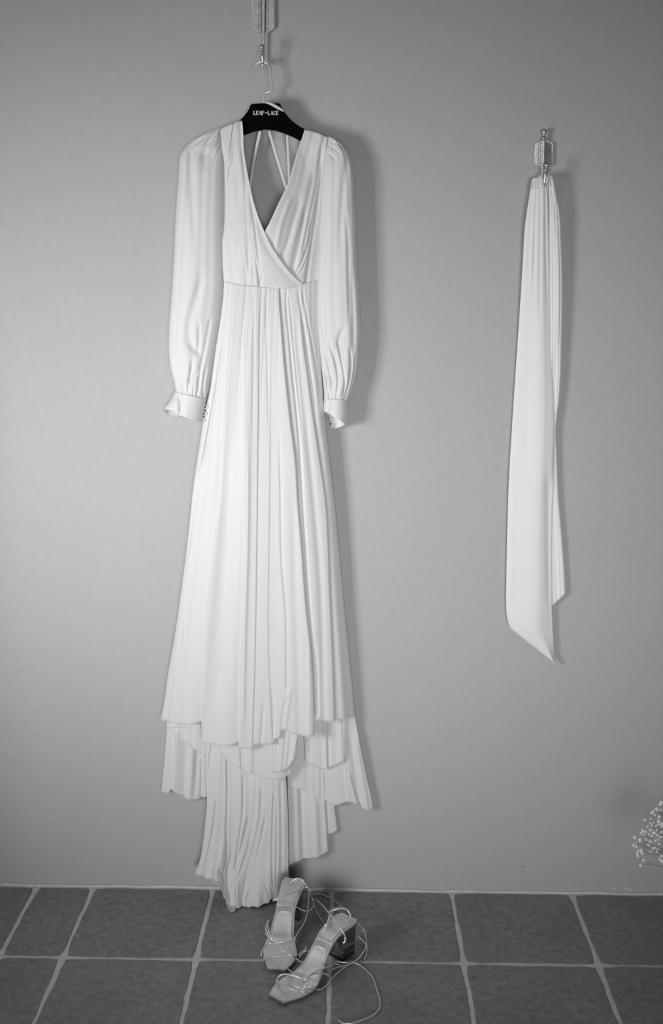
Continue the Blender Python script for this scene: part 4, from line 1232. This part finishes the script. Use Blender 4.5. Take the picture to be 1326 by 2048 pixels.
def floret_mesh(seed):
    r = np.random.default_rng(seed)
    b = MB()
    for k in range(9):
        a = 2.39996 * k
        el = 0.25 + 0.9 * (k / 9)
        d_ = np.array([math.cos(a) * math.cos(el), math.sin(a) * math.cos(el), math.sin(el)])
        side = np.cross(d_, [0, 0, 1.0])
        side /= np.linalg.norm(side)
        nrm = np.cross(side, d_)
        L = 0.0032 * r.uniform(0.8, 1.15)
        b.add([0.0003 * d_, d_ * L * 0.6 + side * 0.0013 + nrm * 0.0003, d_ * L, d_ * L * 0.6 - side * 0.0013 + nrm * 0.0003], [(0, 1, 2, 3)])
    b.lathe((0, 0, -0.0022), (0, 0, 1), [(0, 0.0003), (0.0006, 0.0010), (0.0018, 0.0012), (0.0026, 0.0006)], seg=6)
    me = bpy.data.meshes.new('floret')
    me.from_pydata(b.v, [], b.f)
    me.materials.append(M_FLOWER)
    return me


FM = [floret_mesh(i) for i in range(5)]
traced = [(1324, 1606, 2.2), (1320, 1610, 1.3), (1313.5, 1617.5, 1.7), (1308, 1622, 1.4), (1304.5, 1626, 1.7), (1316, 1621.5, 1.3), (1322, 1620, 1.3), (1311, 1630, 1.3), (1319, 1634, 1.9), (1290.5, 1640, 1.8), (1302.5, 1638, 1.4),
          (1301, 1646.5, 1.4), (1304.5, 1651, 1.4), (1318, 1643, 2.0), (1325, 1650, 3.0), (1316, 1650, 1.4), (1312, 1653, 1.3), (1296, 1653, 1.6), (1300, 1660, 1.3), (1303, 1660, 2.0), (1309, 1666, 2.0), (1287, 1663, 2.2), (1293, 1664, 1.5),
          (1282.5, 1667, 1.6), (1289, 1670, 1.2), (1304.5, 1672, 1.5), (1316, 1671, 1.6), (1270.5, 1675, 1.9), (1281, 1680, 2.2), (1293, 1679, 1.8), (1302.5, 1683, 2.2), (1312, 1680, 2.2), (1318, 1679, 1.9), (1297.5, 1689, 1.6),
          (1269, 1690.5, 2.0), (1274, 1693, 1.6), (1273.5, 1686, 1.1), (1320, 1687, 1.6), (1306, 1697.5, 1.4), (1311, 1695, 1.4), (1317, 1698, 1.6), (1315, 1703, 1.5), (1302, 1704, 1.3), (1283, 1700, 2.1), (1285, 1706, 1.7), (1277.5, 1701.5, 1.4),
          (1275.5, 1707, 1.7), (1277, 1712, 1.6), (1288, 1720, 1.9), (1282, 1730, 1.7), (1324, 1712, 1.8), (1321, 1719, 1.8), (1325, 1722, 2.0), (1309, 1676, 1.2), (1323, 1664, 1.6), (1322, 1674, 1.4), (1298, 1669, 1.1), (1307, 1646, 1.1), (1314, 1660, 1.3)]
heads = []
for px_, py_, sc in traced:
    heads.append((at(px_, py_, 0.27 + random.uniform(-0.045, 0.045)), sc))
for k in range(210):
    a_, el = random.uniform(0, 2 * math.pi), math.asin(random.uniform(-0.35, 1.0))
    R_ = random.uniform(0.07, 0.15)
    p = np.array([VX + 0.02 + math.cos(a_) * math.cos(el) * R_ * 1.15, VY + math.sin(a_) * math.cos(el) * R_, 0.30 + math.sin(el) * R_ * 0.9])
    if p[0] < 0.80 + 0.03:
        continue
    if p[1] > -0.235:
        continue
    heads.append((p, random.uniform(1.2, 2.2)))
heads = heads[:270]
hub = np.array([VX, VY, 0.20])
sm = MB()
left = sorted(range(len(heads)), key=lambda i: -np.linalg.norm(heads[i][0] - hub))
while left:                       # twigs: the outermost free head and its near neighbours share a fork
    a_ = heads[left[0]][0]
    near = sorted(left, key=lambda i: np.linalg.norm(heads[i][0] - a_))[:6]
    near = [i for i in near if np.linalg.norm(heads[i][0] - a_) < 0.04]
    c_ = np.mean([heads[i][0] for i in near], axis=0)
    q = c_ + (hub - c_) * (0.016 / np.linalg.norm(hub - c_))
    sm.tube([(VX + (q[0] - VX) * 0.12, VY + (q[1] - VY) * 0.12, 0.14), hub + (q - hub) * 0.25 + (0, 0, 0.03), hub + (q - hub) * 0.65 + rng.normal(0, 0.006, 3), q], 0.00055, seg=4, sub=3)
    for i in near:
        p = heads[i][0]
        sm.tube([q, (q + p) / 2 + rng.normal(0, 0.002, 3), p], 0.0003, seg=3, sub=2)
    left = [i for i in left if i not in near]
sm.obj('stems', M_STEM, bq)
for k, (p, sc) in enumerate(heads):
    o = bpy.data.objects.new('floret', FM[k % 5])
    C.objects.link(o)
    dirn = Vector(p - np.array([VX + 0.02, VY + 0.05, 0.24])).normalized() + Vector((-0.4, -1.1, 0.35))
    o.rotation_euler = dirn.to_track_quat('Z', 'Y').to_euler()
    s_ = sc * 0.95
    o.scale = (s_, s_, s_)
    o.location = p
    attach(o, bq)
